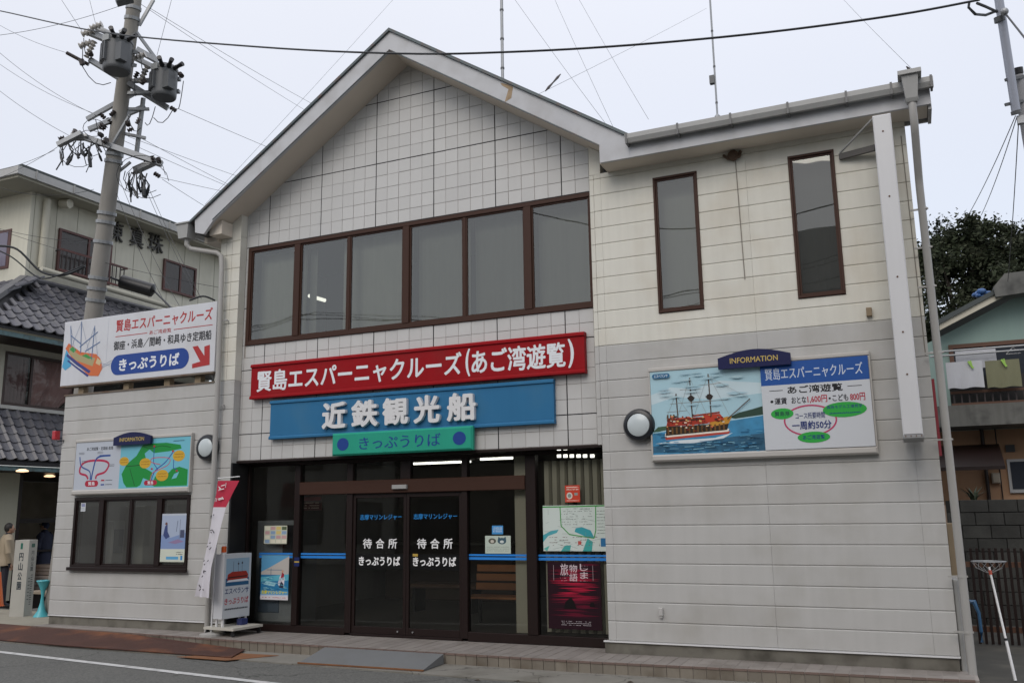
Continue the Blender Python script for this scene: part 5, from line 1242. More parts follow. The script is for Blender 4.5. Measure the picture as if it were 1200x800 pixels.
# ---- turquoise hourglass stand
hc = at(48,722,2,Z_R+.075)
q = MB(); q.lathe([(.135,0),(.13,.012),(.07,.10),(.035,.24),(.024,.36),(.04,.46),(.10,.60),(.125,.63),(.12,.645),(.10,.62),(.03,.50)], (hc.x,hc.y,Z_R+.076), 'z', 24)
q.build('hourglass_stand', mat('turquoise_enamel', (.07,.40,.46), .35, var=.05), smooth=True, label='small turquoise hourglass-shaped ash stand beside the left wing', cat='ash stand')
bq = empty('low_bench', (-13.6,3.3,ZL), 'small low wooden bench behind the turquoise stand', 'bench')
bc_ = at(47,700,2,.0)
bx, by = bc_.x+.2, bc_.y
q = MB(); q.box(bx-.5,bx+.7,by-.18,by+.2,ZL+.30,ZL+.34); q.build('seat', mat('bench_plank', (.24,.2,.15), .8), bq)
for dx in (-.4,.6): q = MB(); q.box(bx+dx-.04,bx+dx+.04,by-.15,by+.15,ZL,ZL+.30); q.build('leg', M_dbrown, bq)

# ================================================================== people
def skin(name, pts, edges, rad, m, parent, sub=2, root=0):
    me = bpy.data.meshes.new(name); off = WL[parent.name]
    me.from_pydata([tuple(Vector(p)-off) for p in pts], edges, []); o = bpy.data.objects.new(name, me); COL.objects.link(o); o.parent = parent
    md = o.modifiers.new('skin', 'SKIN'); md.use_smooth_shade = True
    if not me.skin_vertices: me.attributes.new('skin', 'FLOAT_VECTOR', 'POINT') if False else None
    sv = me.skin_vertices[0].data if me.skin_vertices else None
    return o, me, md, sv
def body_mesh(name, pts, edges, rad, m, parent, sub=1):
    """grow a skin over a skeleton and keep the result as plain mesh"""
    me = bpy.data.meshes.new(name); me.from_pydata([tuple(p) for p in pts], edges, [])
    o = bpy.data.objects.new(name, me); COL.objects.link(o)
    o.modifiers.new('skin', 'SKIN')
    for v, r_ in zip(me.skin_vertices[0].data, rad): v.radius = r_ if isinstance(r_, tuple) else (r_, r_); 
    me.skin_vertices[0].data[0].use_root = True
    ss = o.modifiers.new('sub', 'SUBSURF'); ss.levels = ss.render_levels = sub
    dg = bpy.context.evaluated_depsgraph_get(); dg.update()
    m2 = bpy.data.meshes.new_from_object(o.evaluated_get(dg)); bpy.data.objects.remove(o)
    off = WL[parent.name]
    for v in m2.vertices: v.co -= off
    m2.materials.clear(); m2.materials.append(m)
    for p in m2.polygons: p.use_smooth = True; p.material_index = 0
    o2 = bpy.data.objects.new(name, m2); COL.objects.link(o2); o2.parent = parent; WL[o2.name] = off; return o2
SKIN_ = mat('skin_tone', (.38,.22,.15), .6)
def person(base, yaw, H, label, coat, trousers, hatm, coat_len, cap=True, shoe=M_black, arm=.0):
    p_ = empty('person', base, label, 'person'); b = Vector(base); cy, sy = math.cos(yaw), math.sin(yaw)
    s_ = H/1.70
    def W(x, y, z): return b+Vector((x*cy-y*sy, x*sy+y*cy, z))*1.0 if False else b+Vector(((x*cy-y*sy)*s_, (x*sy+y*cy)*s_, z*s_))
    # local axes: +x is the way the person faces, +y to their left
    pts = [W(0,0,.92),W(0,0,1.10),W(.0,0,1.28),W(.0,0,1.42),W(.015,0,1.50),W(.03,0,1.60),
           W(.0,.09,.86),W(.02,.10,.48),W(-.03,.10,.09),W(.10,.11,.04),
           W(.0,-.09,.86),W(.0,-.10,.48),W(.02,-.10,.09),W(.15,-.11,.04),
           W(.0,.18,1.38),W(.0+arm*.4,.23,1.12),W(.06+arm,.20,.90),W(.09+arm,.20,.82),
           W(.0,-.18,1.38),W(.0+arm*.3,-.23,1.12),W(.05+arm,-.20,.90),W(.08+arm,-.20,.82)]
    ed = [(0,1),(1,2),(2,3),(3,4),(4,5),(0,6),(6,7),(7,8),(8,9),(0,10),(10,11),(11,12),(12,13),(3,14),(14,15),(15,16),(16,17),(3,18),(18,19),(19,20),(20,21)]
    rd = [(.13,.10),(.13,.10),(.15,.11),(.12,.09),(.05,.05),(.07,.08),.085,.058,.042,.035,.085,.058,.042,.035,.06,.045,.034,.04,.06,.045,.034,.04]
    rd = [tuple(x*s_ for x in (r if isinstance(r, tuple) else (r, r))) for r in rd]
    body_mesh('body', pts, ed, rd, trousers, p_)
    # head with face
    hc_ = W(.03,0,1.61); q = MB(); q.ell(hc_, .088*s_, .078*s_, .115*s_, 16, 12)
    n_ = W(.125,0,1.60); q.ell(n_, .016*s_, .012*s_, .022*s_, 8, 6)
    for k in (-1,1): q.ell(W(.02,k*.080,1.605), .018*s_, .010*s_, .028*s_, 8, 6)
    q.ell(W(.09,0,1.545), .025*s_, .03*s_, .02*s_, 8, 6)
    q.build('head', SKIN_, p_, smooth=True)
    q = MB()
    for k in (-1,1): q.ell(W(.107,k*.030,1.622), .006*s_, .010*s_, .006*s_, 6, 5)
    q.build('eyes', M_black, p_); q = MB(); q.ell(W(.112,0,1.560), .006*s_, .022*s_, .005*s_, 6, 5); q.build('mouth', mat('lip', (.25,.09,.07), .6), p_)
    q = MB(); q.ell(W(.008,0,1.635), .095*s_, .088*s_, .105*s_, 16, 10); q.build('cap' if cap else 'hair', hatm, p_, smooth=True)
    if cap: q = MB(); q.ell(W(.115,0,1.66), .06*s_, .06*s_, .012*s_, 12, 6); q.build('cap_brim', hatm, p_)
    # coat: lofted rings round the torso, sleeves as skin
    q = MB(); rings = [(coat_len,.215,.175,0),(coat_len+.12,.215,.17,0),(1.0,.20,.155,0),(1.15,.205,.15,0),(1.30,.22,.145,0),(1.40,.20,.125,.0),(1.455,.12,.10,.0),(1.50,.075,.08,.01)]
    vs = []; N = 20
    for z, ry, rx, ox in rings:
        for k in range(N):
            t = 2*math.pi*k/N; vs.append(W(ox+rx*math.cos(t)*(1+.03*math.sin(5*t)), ry*math.sin(t), z+.008*math.sin(3*t)))
    q.add(vs, [(i*N+k, i*N+(k+1) % N, (i+1)*N+(k+1) % N, (i+1)*N+k) for i in range(len(rings)-1) for k in range(N)]+[tuple(range(N-1,-1,-1)), tuple(range((len(rings)-1)*N, len(rings)*N))])
    q.build('coat', coat, p_, smooth=True)
    for k in (1,-1):
        A = [W(0,k*.13,1.40),W(0,k*.20,1.36),W(arm*.35,k*.245,1.12),W(.05+arm,k*.215,.92)]
        q = MB(); q.tube(A, [.085*s_,.085*s_,.068*s_,.052*s_], 12); q.build('sleeve', coat, p_, smooth=True)
        hpos = W(.085+arm,k*.205,.84); q = MB(); q.ell(W(.075+arm,k*.208,.865), .035*s_, .020*s_, .048*s_, 10, 8)
        for f_ in range(4):
            yo = (f_-1.5)*.017; l_ = (.062,.072,.068,.055)[f_]; B0 = W(.085+arm+yo,k*.207,.83); 
            q.tube([B0, W(.095+arm+yo,k*.203,.83-l_*.5), W(.090+arm+yo,k*.195,.83-l_)], [.0085*s_,.0078*s_,.006*s_], 6)
        q.tube([W(.105+arm,k*.205,.865), W(.128+arm,k*.198,.84), W(.130+arm,k*.192,.815)], [.010*s_,.0085*s_,.006*s_], 6)
        q.build('hand', SKIN_, p_, smooth=True)
        fx = .10 if k > 0 else .15; q = MB(); q.ell(W(fx-.02,k*.105,.035), .14*s_, .05*s_, .045*s_, 12, 8); q.build('shoe', shoe, p_, smooth=True)
    return p_
pb = at(47,696,2,Z_R+.0)
navy = mat('navy_coat', (.03,.036,.07), .8, var=.2, scale=8); 
person((pb.x,pb.y,Z_R+.0), math.radians(200), 1.74, 'person in a long dark navy coat and navy cap standing in the lane', navy, mat('dark_jeans', (.02,.025,.035), .8), mat('navy_cap', (.012,.02,.06), .7), .62, True, mat('grey_trainer', (.10,.10,.11), .6))
pb = at(1.5,712,2,Z_R+.0)
person((pb.x,pb.y,Z_R+.0), math.radians(60), 1.72, 'person with short black hair in a tan jacket at the left edge of the frame', mat('tan_jacket', (.34,.28,.20), .8, var=.08), mat('dark_trousers', (.02,.02,.03), .8), mat('black_hair', (.012,.010,.010), .6), .86, False)

# ================================================================== utility pole with transformers (left)
PD = 16.6
D = lambda px, py, d=PD: dp(px, py, d)
M_pole = mat('pole_concrete', (.27,.255,.23), .8, var=.10, scale=4, streak=.12, bump=.2)
M_galv = mat('galvanised_steel', (.30,.31,.32), .45, metal=.4, var=.12, scale=9)
M_tr = mat('transformer_grey', (.10,.105,.11), .5, var=.10, scale=5)
M_ins = mat('insulator_brown', (.04,.03,.028), .35)
M_porc = mat('insulator_porcelain', (.38,.36,.33), .3)
M_wire = mat('black_cable', (.015,.017,.02), .5)
up_ = empty('utility_pole', tuple(D(62,640)), 'concrete utility pole with two transformers rising behind the rooftop billboard', 'utility pole')
p0, p1 = D(66,690), D(163,-40)
p0.z = Z_R
q = MB(); q.tube([p0, p0.lerp(p1,.5), p1], [.185,.155,.118], 18); q.build('shaft', M_pole, up_, smooth=True)
def along(py):                      # point on the pole axis at photo height py
    t = (690-py)/730.0; return p0.lerp(p1, t)
ax_ = (p1-p0).normalized()
for py, r_ in ((310,.165),(322,.165),(270,.16),(180,.15),(172,.15),(248,.16),(238,.16),(20,.128),(8,.128),(335,.165),(370,.17)):
    c = along(py); q = MB(); q.tube([c-ax_*.03, c+ax_*.03], r_+.012, 16); q.build('pole_band', M_galv, up_)
def member(a, b, da=0, db=0, wx=.07, wz=.07, nm='crossarm', m=M_galv):
    q = MB(); q.bar(D(a[0],a[1],PD+da), D(b[0],b[1],PD+db), wx, wz); return q.build(nm, m, up_)
member((90,158),(190,192),-.25,-.1,.10,.10); member((92,158),(96,164),-.35,-.2,.3,.05)
member((105,70),(197,127),-.2,.1,.09,.09); member((102,140),(165,105),-.2,.2,.09,.07); member((104,152),(170,125),-.25,.15,.09,.08)
member((160,38),(182,68),0,.1,.05,.05,'brace'); member((180,0),(163,30),.1,0,.05,.05,'brace'); member((140,38),(163,28),0,0,.05,.05,'brace')
member((104,38),(128,48),-.2,-.1,.10,.10); member((112,32),(140,45),-.1,-.05,.08,.08); member((160,58),(185,72),.0,.1,.09,.09); member((158,68),(186,82),-.05,.05,.08,.08)
member((168,115),(160,180),.1,.1,.06,.06,'brace'); member((142,156),(171,162),0,.1,.05,.05); member((150,128),(175,128),0,.1,.05,.05); member((137,203),(153,190),0,0,.04,.04,'brace')
member((152,135),(130,172),-.2,-.2,.04,.04,'brace'); member((68,170),(96,156),-.6,-.6,.10,.08); member((158,200),(184,188),.2,.2,.14,.10)
# transformers
def transformer(cx, cy, w_, h_, d_, lab):
    t = empty('transformer', tuple(D(cx, cy+h_/2, PD+d_)), lab, 'transformer', 'transformers on the utility pole')
    C_ = D(cx, cy, PD+d_); sc = (PD+d_)/F_PX; r_ = w_/2*sc; hh = h_*sc
    q = MB(); q.lathe([(r_*.90,-hh/2),(r_*.98,-hh/2+.02),(r_,-hh/2+.06),(r_,hh/2-.1),(r_*1.04,hh/2-.1),(r_*1.04,hh/2-.05),(r_*.9,hh/2),(r_*.3,hh/2+.03)], C_, 'z', 24); q.build('tank', M_tr, t, smooth=True)
    for k in range(5):
        a_ = math.radians(215+k*13); q = MB(); c = C_+Vector((math.cos(a_)*r_*1.04, math.sin(a_)*r_*1.04, 0)); q.bar(c+Vector((0,0,-hh*.30)), c+Vector((0,0,hh*.22)), .03, .09, (math.cos(a_),math.sin(a_),0)); q.build('cooling_fin', M_tr, t)
    q = MB(); c = C_+Vector((-r_*.1,-r_*1.0,hh*.36)); q.box(c.x-.08,c.x+.08,c.y-.03,c.y+.03,c.z-.06,c.z+.06); q.build('nameplate', mat('plate_grey', (.30,.31,.31), .5), t)
    a_ = math.radians(330); c = C_+Vector((math.cos(a_)*r_*1.05, math.sin(a_)*r_*1.05, -hh*.05)); q = MB(); q.box(c.x-.05,c.x+.09,c.y-.08,c.y+.08,c.z-hh*.3,c.z+hh*.22); q.build('side_box', M_tr, t)
    for k in range(3):
        a_ = math.radians(300+k*30); c = C_+Vector((math.cos(a_)*r_*.9, math.sin(a_)*r_*.9, hh*.38)); e_ = c+Vector((math.cos(a_)*.22, math.sin(a_)*.22, .05)); q = MB(); q.tube([c, c.lerp(e_,.5), e_], [.05,.035,.045], 8); q.build('bushing', M_black, t)
    q = MB(); 
    q.bar(C_+Vector((r_*.8,r_*.9,-hh*.2)), along(cy)+Vector((0,0,-hh*.2)), .08, .06); q.bar(C_+Vector((r_*.8,r_*.9,hh*.2)), along(cy)+Vector((0,0,hh*.2)), .08, .06); q.build('mount', M_galv, t)
transformer(138, 65, 31, 42, -.55, 'left transformer drum on the utility pole')
transformer(193, 97, 28, 39, -.15, 'right transformer drum on the utility pole')
# insulators
def insul(px, py, d_, s_=.055, m=M_ins, dirv=(1,0,0), n_=3):
    q = MB(); c = D(px, py, PD+d_); dv = Vector(dirv).normalized()
    pts = []; rs = []
    for i in range(n_*2+1): pts.append(c+dv*(i-n_)*s_*.55); rs.append(s_ if i % 2 == 0 else s_*.45)
    q.tube(pts, rs, 10); return q.build('insulator', m, up_, smooth=False)
for px, py in ((103,38),(113,31),(100,52),(164,66)): insul(px, py, -.25, .065, M_porc, (.8,.3,.3))
for px, py in ((106,58),(168,88)): insul(px, py, -.25, .06, M_porc, (.3,.2,1), 5)
for px, py in ((106,64),(168,96),(160,88),(120,136),(128,142),(122,150),(118,158),(150,145),(153,152),(162,142),(124,165),(116,170),(87,155),(72,162),(164,184),(172,187),(179,186),(186,188),(184,205),(203,128),(212,88),(118,148),(132,133),(158,202),(166,208)):
    insul(px, py, -.2+.1*math.sin(px), .045, M_ins, (math.sin(px), .3, math.cos(py)), 2)
q = MB(); q.tube([D(78,62,PD-.3), D(104,76,PD-.2)], .035, 8); q.tube([D(95,70,PD-.3), D(97,76,PD-.3)], .05, 8); q.build('cable_terminal', M_ins, up_)
# hanging tails and loops of cable
rr = random.Random(21)
for k in range(34):
    if k < 18: x0_, y0_ = rr.uniform(72,118), rr.uniform(160,172); ln = rr.uniform(12,32)
    else: x0_, y0_ = rr.uniform(146,176), rr.uniform(196,206); ln = rr.uniform(14,34)
    A = D(x0_, y0_, PD-.4); B = D(x0_+rr.uniform(-7,5), y0_+ln, PD-.4+rr.uniform(-.3,.3)); Mi = A.lerp(B,.5)+Vector((rr.uniform(-.12,.12),rr.uniform(-.1,.1),0))
    q = MB(); w_ = rr.choice([.008,.008,.012]); q.tube([A, A.lerp(Mi,.6), Mi, Mi.lerp(B,.5), B], [w_, w_, w_*1.3, w_*3.2, w_*2.4] if k % 2 == 0 else w_, 6); q.build('cable_tail', M_wire, up_)
for k, (cx_, cy_, r_) in enumerate(((92,178,.35),(105,168,.30),(165,205,.45),(172,212,.40),(110,150,.2),(128,95,.0),(160,120,.0))):
    if r_ == 0: continue
    C_ = D(cx_, cy_, PD-.4); q = MB(); q.tube([C_+CR*(r_*math.cos(t*.45))+CU*(r_*.8*math.sin(t*.45)) for t in range(13)], .006, 5); q.build('cable_loop', M_wire, up_)
for a_, b_ in (((97,55),(98,75)),((96,77),(130,97)),((98,45),(104,60)),((215,95),(208,128)),((203,128),(180,138)),((182,125),(170,144)),((165,68),(172,82)),((160,110),(158,90)),((118,160),(130,172)),((112,140),(125,160)),((150,135),(165,150))):
    A, B = D(*a_, PD-.3), D(*b_, PD-.3); Mi = A.lerp(B,.5)+Vector((0,0,-.18)); q = MB(); q.tube([A, A.lerp(Mi,.5)+Vector((0,0,-.04)), Mi, Mi.lerp(B,.5)+Vector((0,0,-.04)), B], .008, 5); q.build('jumper_cable', M_wire, up_)
# street lamp head touching the top of the frame
q = MB(); c = D(144,-1,PD-.5); q.bar(D(136,2,PD-.5), D(155,-3,PD-.4), .22, .10); q.build('lamp_head', M_tr, up_)
# black splice box hanging on the cable
sb = empty('cable_splice_box', tuple(D(160,335,17)), 'long black cable splice box hanging in front of the inn wall', 'cable box')
q = MB(); A, B = D(140,329,17), D(181,341,17); q.tube([A, A.lerp(B,.06), A.lerp(B,.94), B], [.06,.13,.13,.06], 12); q.build('case', M_black, sb, smooth=True)
# wires
WN = [0]
def wire(pts, r_, label, group='thin overhead wires', sag=0.0, n_=14, tail=None):
    """pts: (px,py,distance) knots, smoothed"""
    P3 = [dp(*p) for p in pts]; out_ = []
    if len(P3) == 2:
        for i in range(n_+1):
            t = i/n_; p = P3[0].lerp(P3[1], t); p.z -= sag*4*t*(1-t); out_.append(p)
    else:
        for i in range(len(P3)-1):
            a, b, c, d = P3[max(i-1,0)], P3[i], P3[i+1], P3[min(i+2,len(P3)-1)]
            for k in range(6):
                t = k/6; out_.append(.5*((2*b)+(c-a)*t+(2*a-5*b+4*c-d)*t*t+(3*b-a-3*c+d)*t**3))
        out_.append(P3[-1])
    q = MB(); q.tube(out_, r_, 6); q.build('overhead_wire', M_wire, label=label, cat='wire', group=group, smooth=True)
wire([(-40,7,17),(0,13,16),(120,38,13.5),(300,55,11),(470,63,9.6),(600,61,9),(740,53,8.6),(900,38,8.4),(1050,18,8.3),(1148,0,8.3)], .011, 'thick black cable sagging across the whole sky above the gable', 'main cables')
th = .0042
W_ = [
 ((-5,42,17),(160,0,16.6),.1,'thin wire from the left edge up to the pole top'),
 ((165,5,16.6),(420,165,34),.1,'thin wire descending right from the pole top behind the gable'),
 ((176,10,16.6),(440,160,30),.1,'wire descending right from the pole top to the roof slope'),
 ((-5,58,18),(112,135,16.4),.1,'upper wire entering at the left edge toward the middle crossarm'),
 ((-5,103,18),(83,160,16),.05,'lower black wire from the left edge to the lower crossarm'),
 ((-5,72,20),(118,136,16.4),.1,'faint wire just under the upper wire at the left edge'),
 ((0,30,20),(78,62,16.3),.05,'thin wire from the left edge to the cable terminal'),
 ((68,172,16.0),(-5,210,20),.05,'wire leaving the lower crossarm down to the left edge'),
 ((64,176,16.0),(-5,200,20),.05,'second wire leaving the lower crossarm to the left edge'),
 ((72,0,18),(97,38,16.4),.0,'steep wire from the top edge to the left insulator'),
 ((105,0,18),(113,32,16.4),.0,'steep wire from the top edge to the second insulator'),
 ((201,0,18),(184,65,16.6),.0,'steep wire from the top edge to the right transformer'),
 ((210,128,16.6),(520,252,34),.1,'thin wire running right from the right transformer'),
 ((145,165,16.6),(420,277,34),.1,'first of the parallel wires running right to the gable'),
 ((150,160,16.6),(420,250,34),.1,'second of the parallel wires running right to the gable'),
 ((165,162,16.6),(420,288,34),.1,'third of the parallel wires running right to the gable'),
 ((188,208,16.6),(400,250,32),.05,'wire leaving the right cable tails toward the gable'),
 ((190,210,16.6),(330,290,28),.08,'curved wire dipping from the right cable tails to the gable'),
 ((135,222,16.6),(195,358,15.2),.1,'left steep black service wire dropping to the billboard'),
 ((138,205,16.6),(210,358,15.2),.1,'middle steep black service wire dropping to the billboard'),
 ((168,215,16.6),(232,350,15.2),.05,'upper steep service wire dropping to the billboard'),
 ((172,215,16.6),(236,350,15.2),.05,'rightmost steep service wire dropping to the billboard'),
 ((-5,97+170,17),(112,285,16.5),.05,'thin wire crossing the inn wall under its eave'),
 ((-5,268,17),(258,337,16),.1,'long thin wire crossing the inn wall below the characters'),
 ((-5,218,17),(110,222,16.5),.15,'wire sagging under the inn eave'),
 ((0,0,30),(20,-5,30),.0,'faint wire crossing the top left corner'),
]
for a, b, sg, lab in W_: wire([a, b], th, lab, sag=sg)
wire([(-5,288,16.5),(20,292,16.5),(48,318,16.5),(75,322,16.5),(100,312,16.5)], .022, 'thick black cable looping from the left edge to the pole', 'main cables')
wire([(-5,292,16.4),(15,302,16.4),(45,325,16.4),(70,322,16.4),(98,311,16.4)], .014, 'second black cable looping from the left edge to the pole', 'main cables')
wire([(130,325,16.6),(142,330,17)], .02, 'short black cable from the pole to the splice box', 'main cables')
wire([(181,341,17),(192,352,16),(202,362,15.2)], .018, 'short black cable from the splice box to the billboard', 'main cables')
wire([(222,352,15),(238,347,15),(252,352,15)], .016, 'black cable arching over the billboard top', 'main cables')
# faint aerial stays above the roof
for a, b, lab in (((600,-5,14),(715,152,12.5),'left stay wire of the roof aerial'), ((648,-5,15),(720,152,12.5),'middle stay wire of the roof aerial'), ((676,-5,16),(760,140,13),'right stay wire of the roof aerial'),
                  ((632,110,11.5),(828,10,20),'stay wire rising right from the gable roof'), ((984,-5,16),(1080,92,11),'stay wire dropping to the right end of the gutter'), ((465,-5,20),(240,240,14),'faint stay wire left of the gable apex')):
    wire([a, b], .0024, lab, 'aerial stay wires', sag=.02)
for a, b, lab in (((639,107,11.4),(657,87,11.6),'dark turnbuckle on the stay above the gable roof'), ((1062,78,11),(1076,91,11),'dark turnbuckle on the stay above the gutter end')):
    q = MB(); A, B = dp(*a), dp(*b); q.tube([A, A.lerp(B,.2), A.lerp(B,.5), A.lerp(B,.8), B], [.006,.018,.010,.018,.006], 8); q.build('turnbuckle', M_ins, label=lab, cat='turnbuckle', group='turnbuckles on the stays')
# ---- roof masts
for (bx, by, tx, ty, r_, lab) in ((589,93,588,-60,.030,'thick grey mast behind the gable roof'), (841,140,824,-50,.016,'thin mast with a small aerial box above the right roof')):
    y_ = 3.0; A = at(bx, by, 1, y_); B = at(tx, ty, 1, y_); B.x = A.x+.05*(B.x-A.x); A.z -= .6
    mst = empty('antenna_mast', tuple(A), lab, 'mast')
    q = MB(); q.tube([A, B], r_, 8); q.build('pole', M_galv, mst, smooth=True)
    for k in range(4): c = A.lerp(B, .25+.18*k); q = MB(); q.tube([c-Vector((0,0,.015)), c+Vector((0,0,.015))], r_*1.3, 8); q.build('clamp', M_tr, mst)
    if r_ < .02:
        c = at(836,93,1,y_); q = MB(); q.box(c.x-.06,c.x+.02,c.y-.04,c.y+.04,c.z-.08,c.z+.06); q.build('aerial_box', M_tr, mst)
        q = MB(); q.lathe([(.05,0),(.05,.1),(.02,.14)], (A.x,A.y,A.z+.55), 'z', 10); q.build('foot', M_galv, mst)

# ---- steel pole at the top right
sp = empty('steel_pole', tuple(dp(1191,133,9)), 'pale steel pipe with a capped cylinder at the top right corner', 'pole')
q = MB(); q.tube([dp(1191,133,9), dp(1166,-30,9)], .042, 14); q.build('pipe', mat('pale_steel', (.36,.38,.44), .4, metal=.2), sp, smooth=True)
q = MB(); q.tube([dp(1190,130,9), dp(1191,134,9)], .046, 14); q.build('end_cap', M_tr, sp)
q = MB(); q.tube([dp(1193,88,9.1), dp(1204,160,9.1), dp(1222,260,9.1)], .05, 14); q.build('cylinder', mat('cylinder_grey', (.30,.30,.31), .5), sp, smooth=True)
q = MB(); q.tube([dp(1192,80,9.1), dp(1193,87,9.1)], .052, 14); q.build('cap', M_black, sp)
for y0_, y1_ in ((93,91),(122,119)): q = MB(); q.bar(dp(1178,y0_+1,9), dp(1205,y1_-2,9.08), .02, .03); q.build('clamp', M_tr, sp)
q = MB(); q.box(*(lambda c: (c.x-.03,c.x+.03,c.y-.03,c.y+.03,c.z-.04,c.z+.04))(dp(1196,141,9))); q.build('bracket', M_galv, sp)
q = MB(); q.tube([dp(1171,20,9), dp(1172,26,9)], .052, 14); q.build('clamp', M_tr, sp)
q = MB(); q.tube([dp(1136,2,8.6), dp(1135,9,8.6), dp(1143,17,8.6), dp(1155,18,8.8), dp(1168,13,9)], .014, 6); q.tube([dp(1145,4,8.6), dp(1155,8,8.7), dp(1168,14,8.9)], .014, 6); q.build('cable_tail', M_wire, sp)
q = MB(); q.ell(dp(1177,14,8.9), .04, .04, .04, 10, 8); q.build('eye_nut', M_galv, sp)
wire([(1178,16,8.9),(1205,50,8.0)], .010, 'black cable running from the steel pole off the right edge', 'main cables')
wire([(1190,136,9),(1130,260,14)], .005, 'left wire dropping from the steel pole toward the tree', 'thin overhead wires', sag=.05)
wire([(1192,136,9),(1150,252,14)], .005, 'middle wire dropping from the steel pole toward the tree', 'thin overhead wires', sag=.05)
wire([(1194,136,9),(1181,330,14)], .005, 'right wire dropping from the steel pole to the green house', 'thin overhead wires', sag=.05)

# ================================================================== green gabled house at the right
hs = empty('green_house', (6.5, 8, Z_R), 'pale green gabled house with a laundry balcony behind the right corner', 'house')
M_green = mat('green_render', (.26,.36,.33), .85, var=.05, scale=2, streak=.06)
M_tanw = mat('tan_render', (.33,.20,.12), .85, var=.08, scale=2, streak=.08)
M_brn2 = mat('house_brown', (.10,.045,.025), .6, var=.1)
YH = 8.6
hp = lambda px, py: at(px, py, 1, YH)
zG = hp(1150,395).z
e_ = hp(1103,383); pk = Vector((9.4, 0, e_.z+(9.4-e_.x)*.47))
q = MB(); q.prism([(4.02, 3.001),(12.5,3.001),(12.5,e_.z-.1),(pk.x,pk.z-.1),(e_.x+.12,e_.z-.05),(4.02,e_.z-.25)], YH+.5, YH+.7); q.build('upper_wall', M_green, hs)
q = MB(); q.prism([(3.70,Z_R),(12.5,Z_R),(12.5,3.0),(3.70,3.0)], YH+.5, YH+.7); q.build('lower_wall', M_tanw, hs)
q = MB(); q.box(4.36,4.5,YH+.71,16,Z_R,e_.z-.1); q.build('side_wall', M_green, hs)
q = MB(); q.prism([(e_.x-.03,e_.z-.06),(pk.x,pk.z-.06),(pk.x,pk.z+.12),(e_.x-.03,e_.z+.06)], YH, YH+.05); q.build('barge_board', mat('cream_barge', (.50,.47,.38), .6, var=.06), hs)
q = MB(); q.prism([(e_.x-.1,e_.z+.02),(pk.x,pk.z+.121),(pk.x,pk.z+.20),(e_.x-.1,e_.z+.12)], YH-.05, 16); q.build('roof_slope', M_roof, hs)
q = MB(); q.prism([(pk.x,pk.z+.12),(13.0,pk.z-1.6),(13.0,pk.z-1.5),(pk.x,pk.z+.20)], YH-.05, 16); q.build('roof_slope', M_roof, hs)
c = hp(1172,340); mat('stained_concrete', (.13,.13,.12), .9, var=.3, scale=3, streak=.35, dirt=(.03,.03,.03), dirt_amt=.8, dirt_scale=3)
q = MB(); q.prism([(c.x-.1,c.z-.15),(c.x+3,c.z+.05),(c.x+3,c.z+.35),(c.x+.1,c.z+.30),(c.x-.12,c.z+.05)], YH-.12, YH+.3); q.build('ridge_block', mat('stained_concrete', (.13,.13,.12)), hs)
# window row behind the balcony
wa, wb = hp(1112,400), hp(1230,395)
q = MB(); zt_ = hp(1112,400).z; zb_ = 3.62; q.box(wa.x, wb.x+1, YH+.44, YH+.499, zt_-.08, zt_); q.box(wa.x, wa.x+.08, YH+.44, YH+.499, zb_, zt_-.08); q.box(wa.x+1.35, wa.x+1.43, YH+.44, YH+.499, zb_, zt_-.08); q.box(wa.x+.62, wa.x+.67, YH+.45, YH+.499, zb_, zt_-.08)
f = q.build('balcony_window', M_brn2, hs)
q = MB(); q.quad((wa.x+.08,YH+.47,zb_),(wb.x+1,YH+.47,zb_),(wb.x+1,YH+.47,zt_-.08),(wa.x+.08,YH+.47,zt_-.08)); q.build('pane', mat('dark_pane', (.03,.035,.045), .1), f)
# balcony slab, railing
zs0, zs1 = at(1110,500,1,YH-.6).z, at(1110,468,1,YH-.6).z
q = MB(); q.box(3.7, 12, YH-.6, YH+.499, zs0, zs1-.12); q.build('balcony_slab', mat('stained_concrete', (.13,.13,.12), .9, var=.3, scale=3, streak=.35, dirt=(.03,.03,.03), dirt_amt=.8, dirt_scale=3), hs)
ra2 = hs
q = MB(); q.box(4.36, 12, YH-.58, YH-.54, zs1+.10, zs1+.15); q.box(4.36, 12, YH-.58, YH-.54, zs1-.119, zs1-.08); q.build('balcony_rail', M_brn2, hs)
for k in range(22): q = MB(); x_ = 4.4+k*.13; q.box(x_, x_+.025, YH-.57, YH-.55, zs1-.08, zs1+.10); q.build('baluster', mat('rail_dark', (.04,.03,.03)), hs)
q = MB(); q.box(4.36, 12, YH-.3, YH-.28, zs1-.1, zs1+.45); q.build('balcony_screen', mat('dark_interior', (.03,.028,.027)), hs)
# lean-to, lower window, fittings
q = MB(); q.prism3([(4.0,YH-2.2,at(1112,545,1,YH-2).z-.1),(5.0,YH-2.2,at(1112,545,1,YH-2).z-.1),(5.15,YH+.4,2.65),(4.0,YH+.4,2.65)], (0,0,.06)); q.build('lean_to_roof', M_dbrown, hs)
q = MB(); q.box(4.05,4.9,YH-1.9,YH+.49,Z_R,1.55); q.build('lean_to', M_tanw, hs)
c = at(1183,541,1,YH+.48); d_ = at(1183,573,1,YH+.48)
q = MB(); q.box(c.x-.05, c.x+1.3, YH+.44, YH+.499, d_.z-.07, c.z+.05); f = q.build('window', mat('window_grey', (.30,.31,.32), .5), hs)
q = MB(); q.box(c.x, c.x+1.25, YH+.43, YH+.439, d_.z, c.z); q.build('pane', mat('dark_pane', (.03,.035,.045)), f)
c = at(1167,560,1,YH+.45); q = MB(); q.bbox(c.x-.07,c.x+.07,YH+.36,YH+.499,c.z-.1,c.z+.1,.02); q.build('meter', mat('meter_case', (.28,.25,.20), .4), hs)
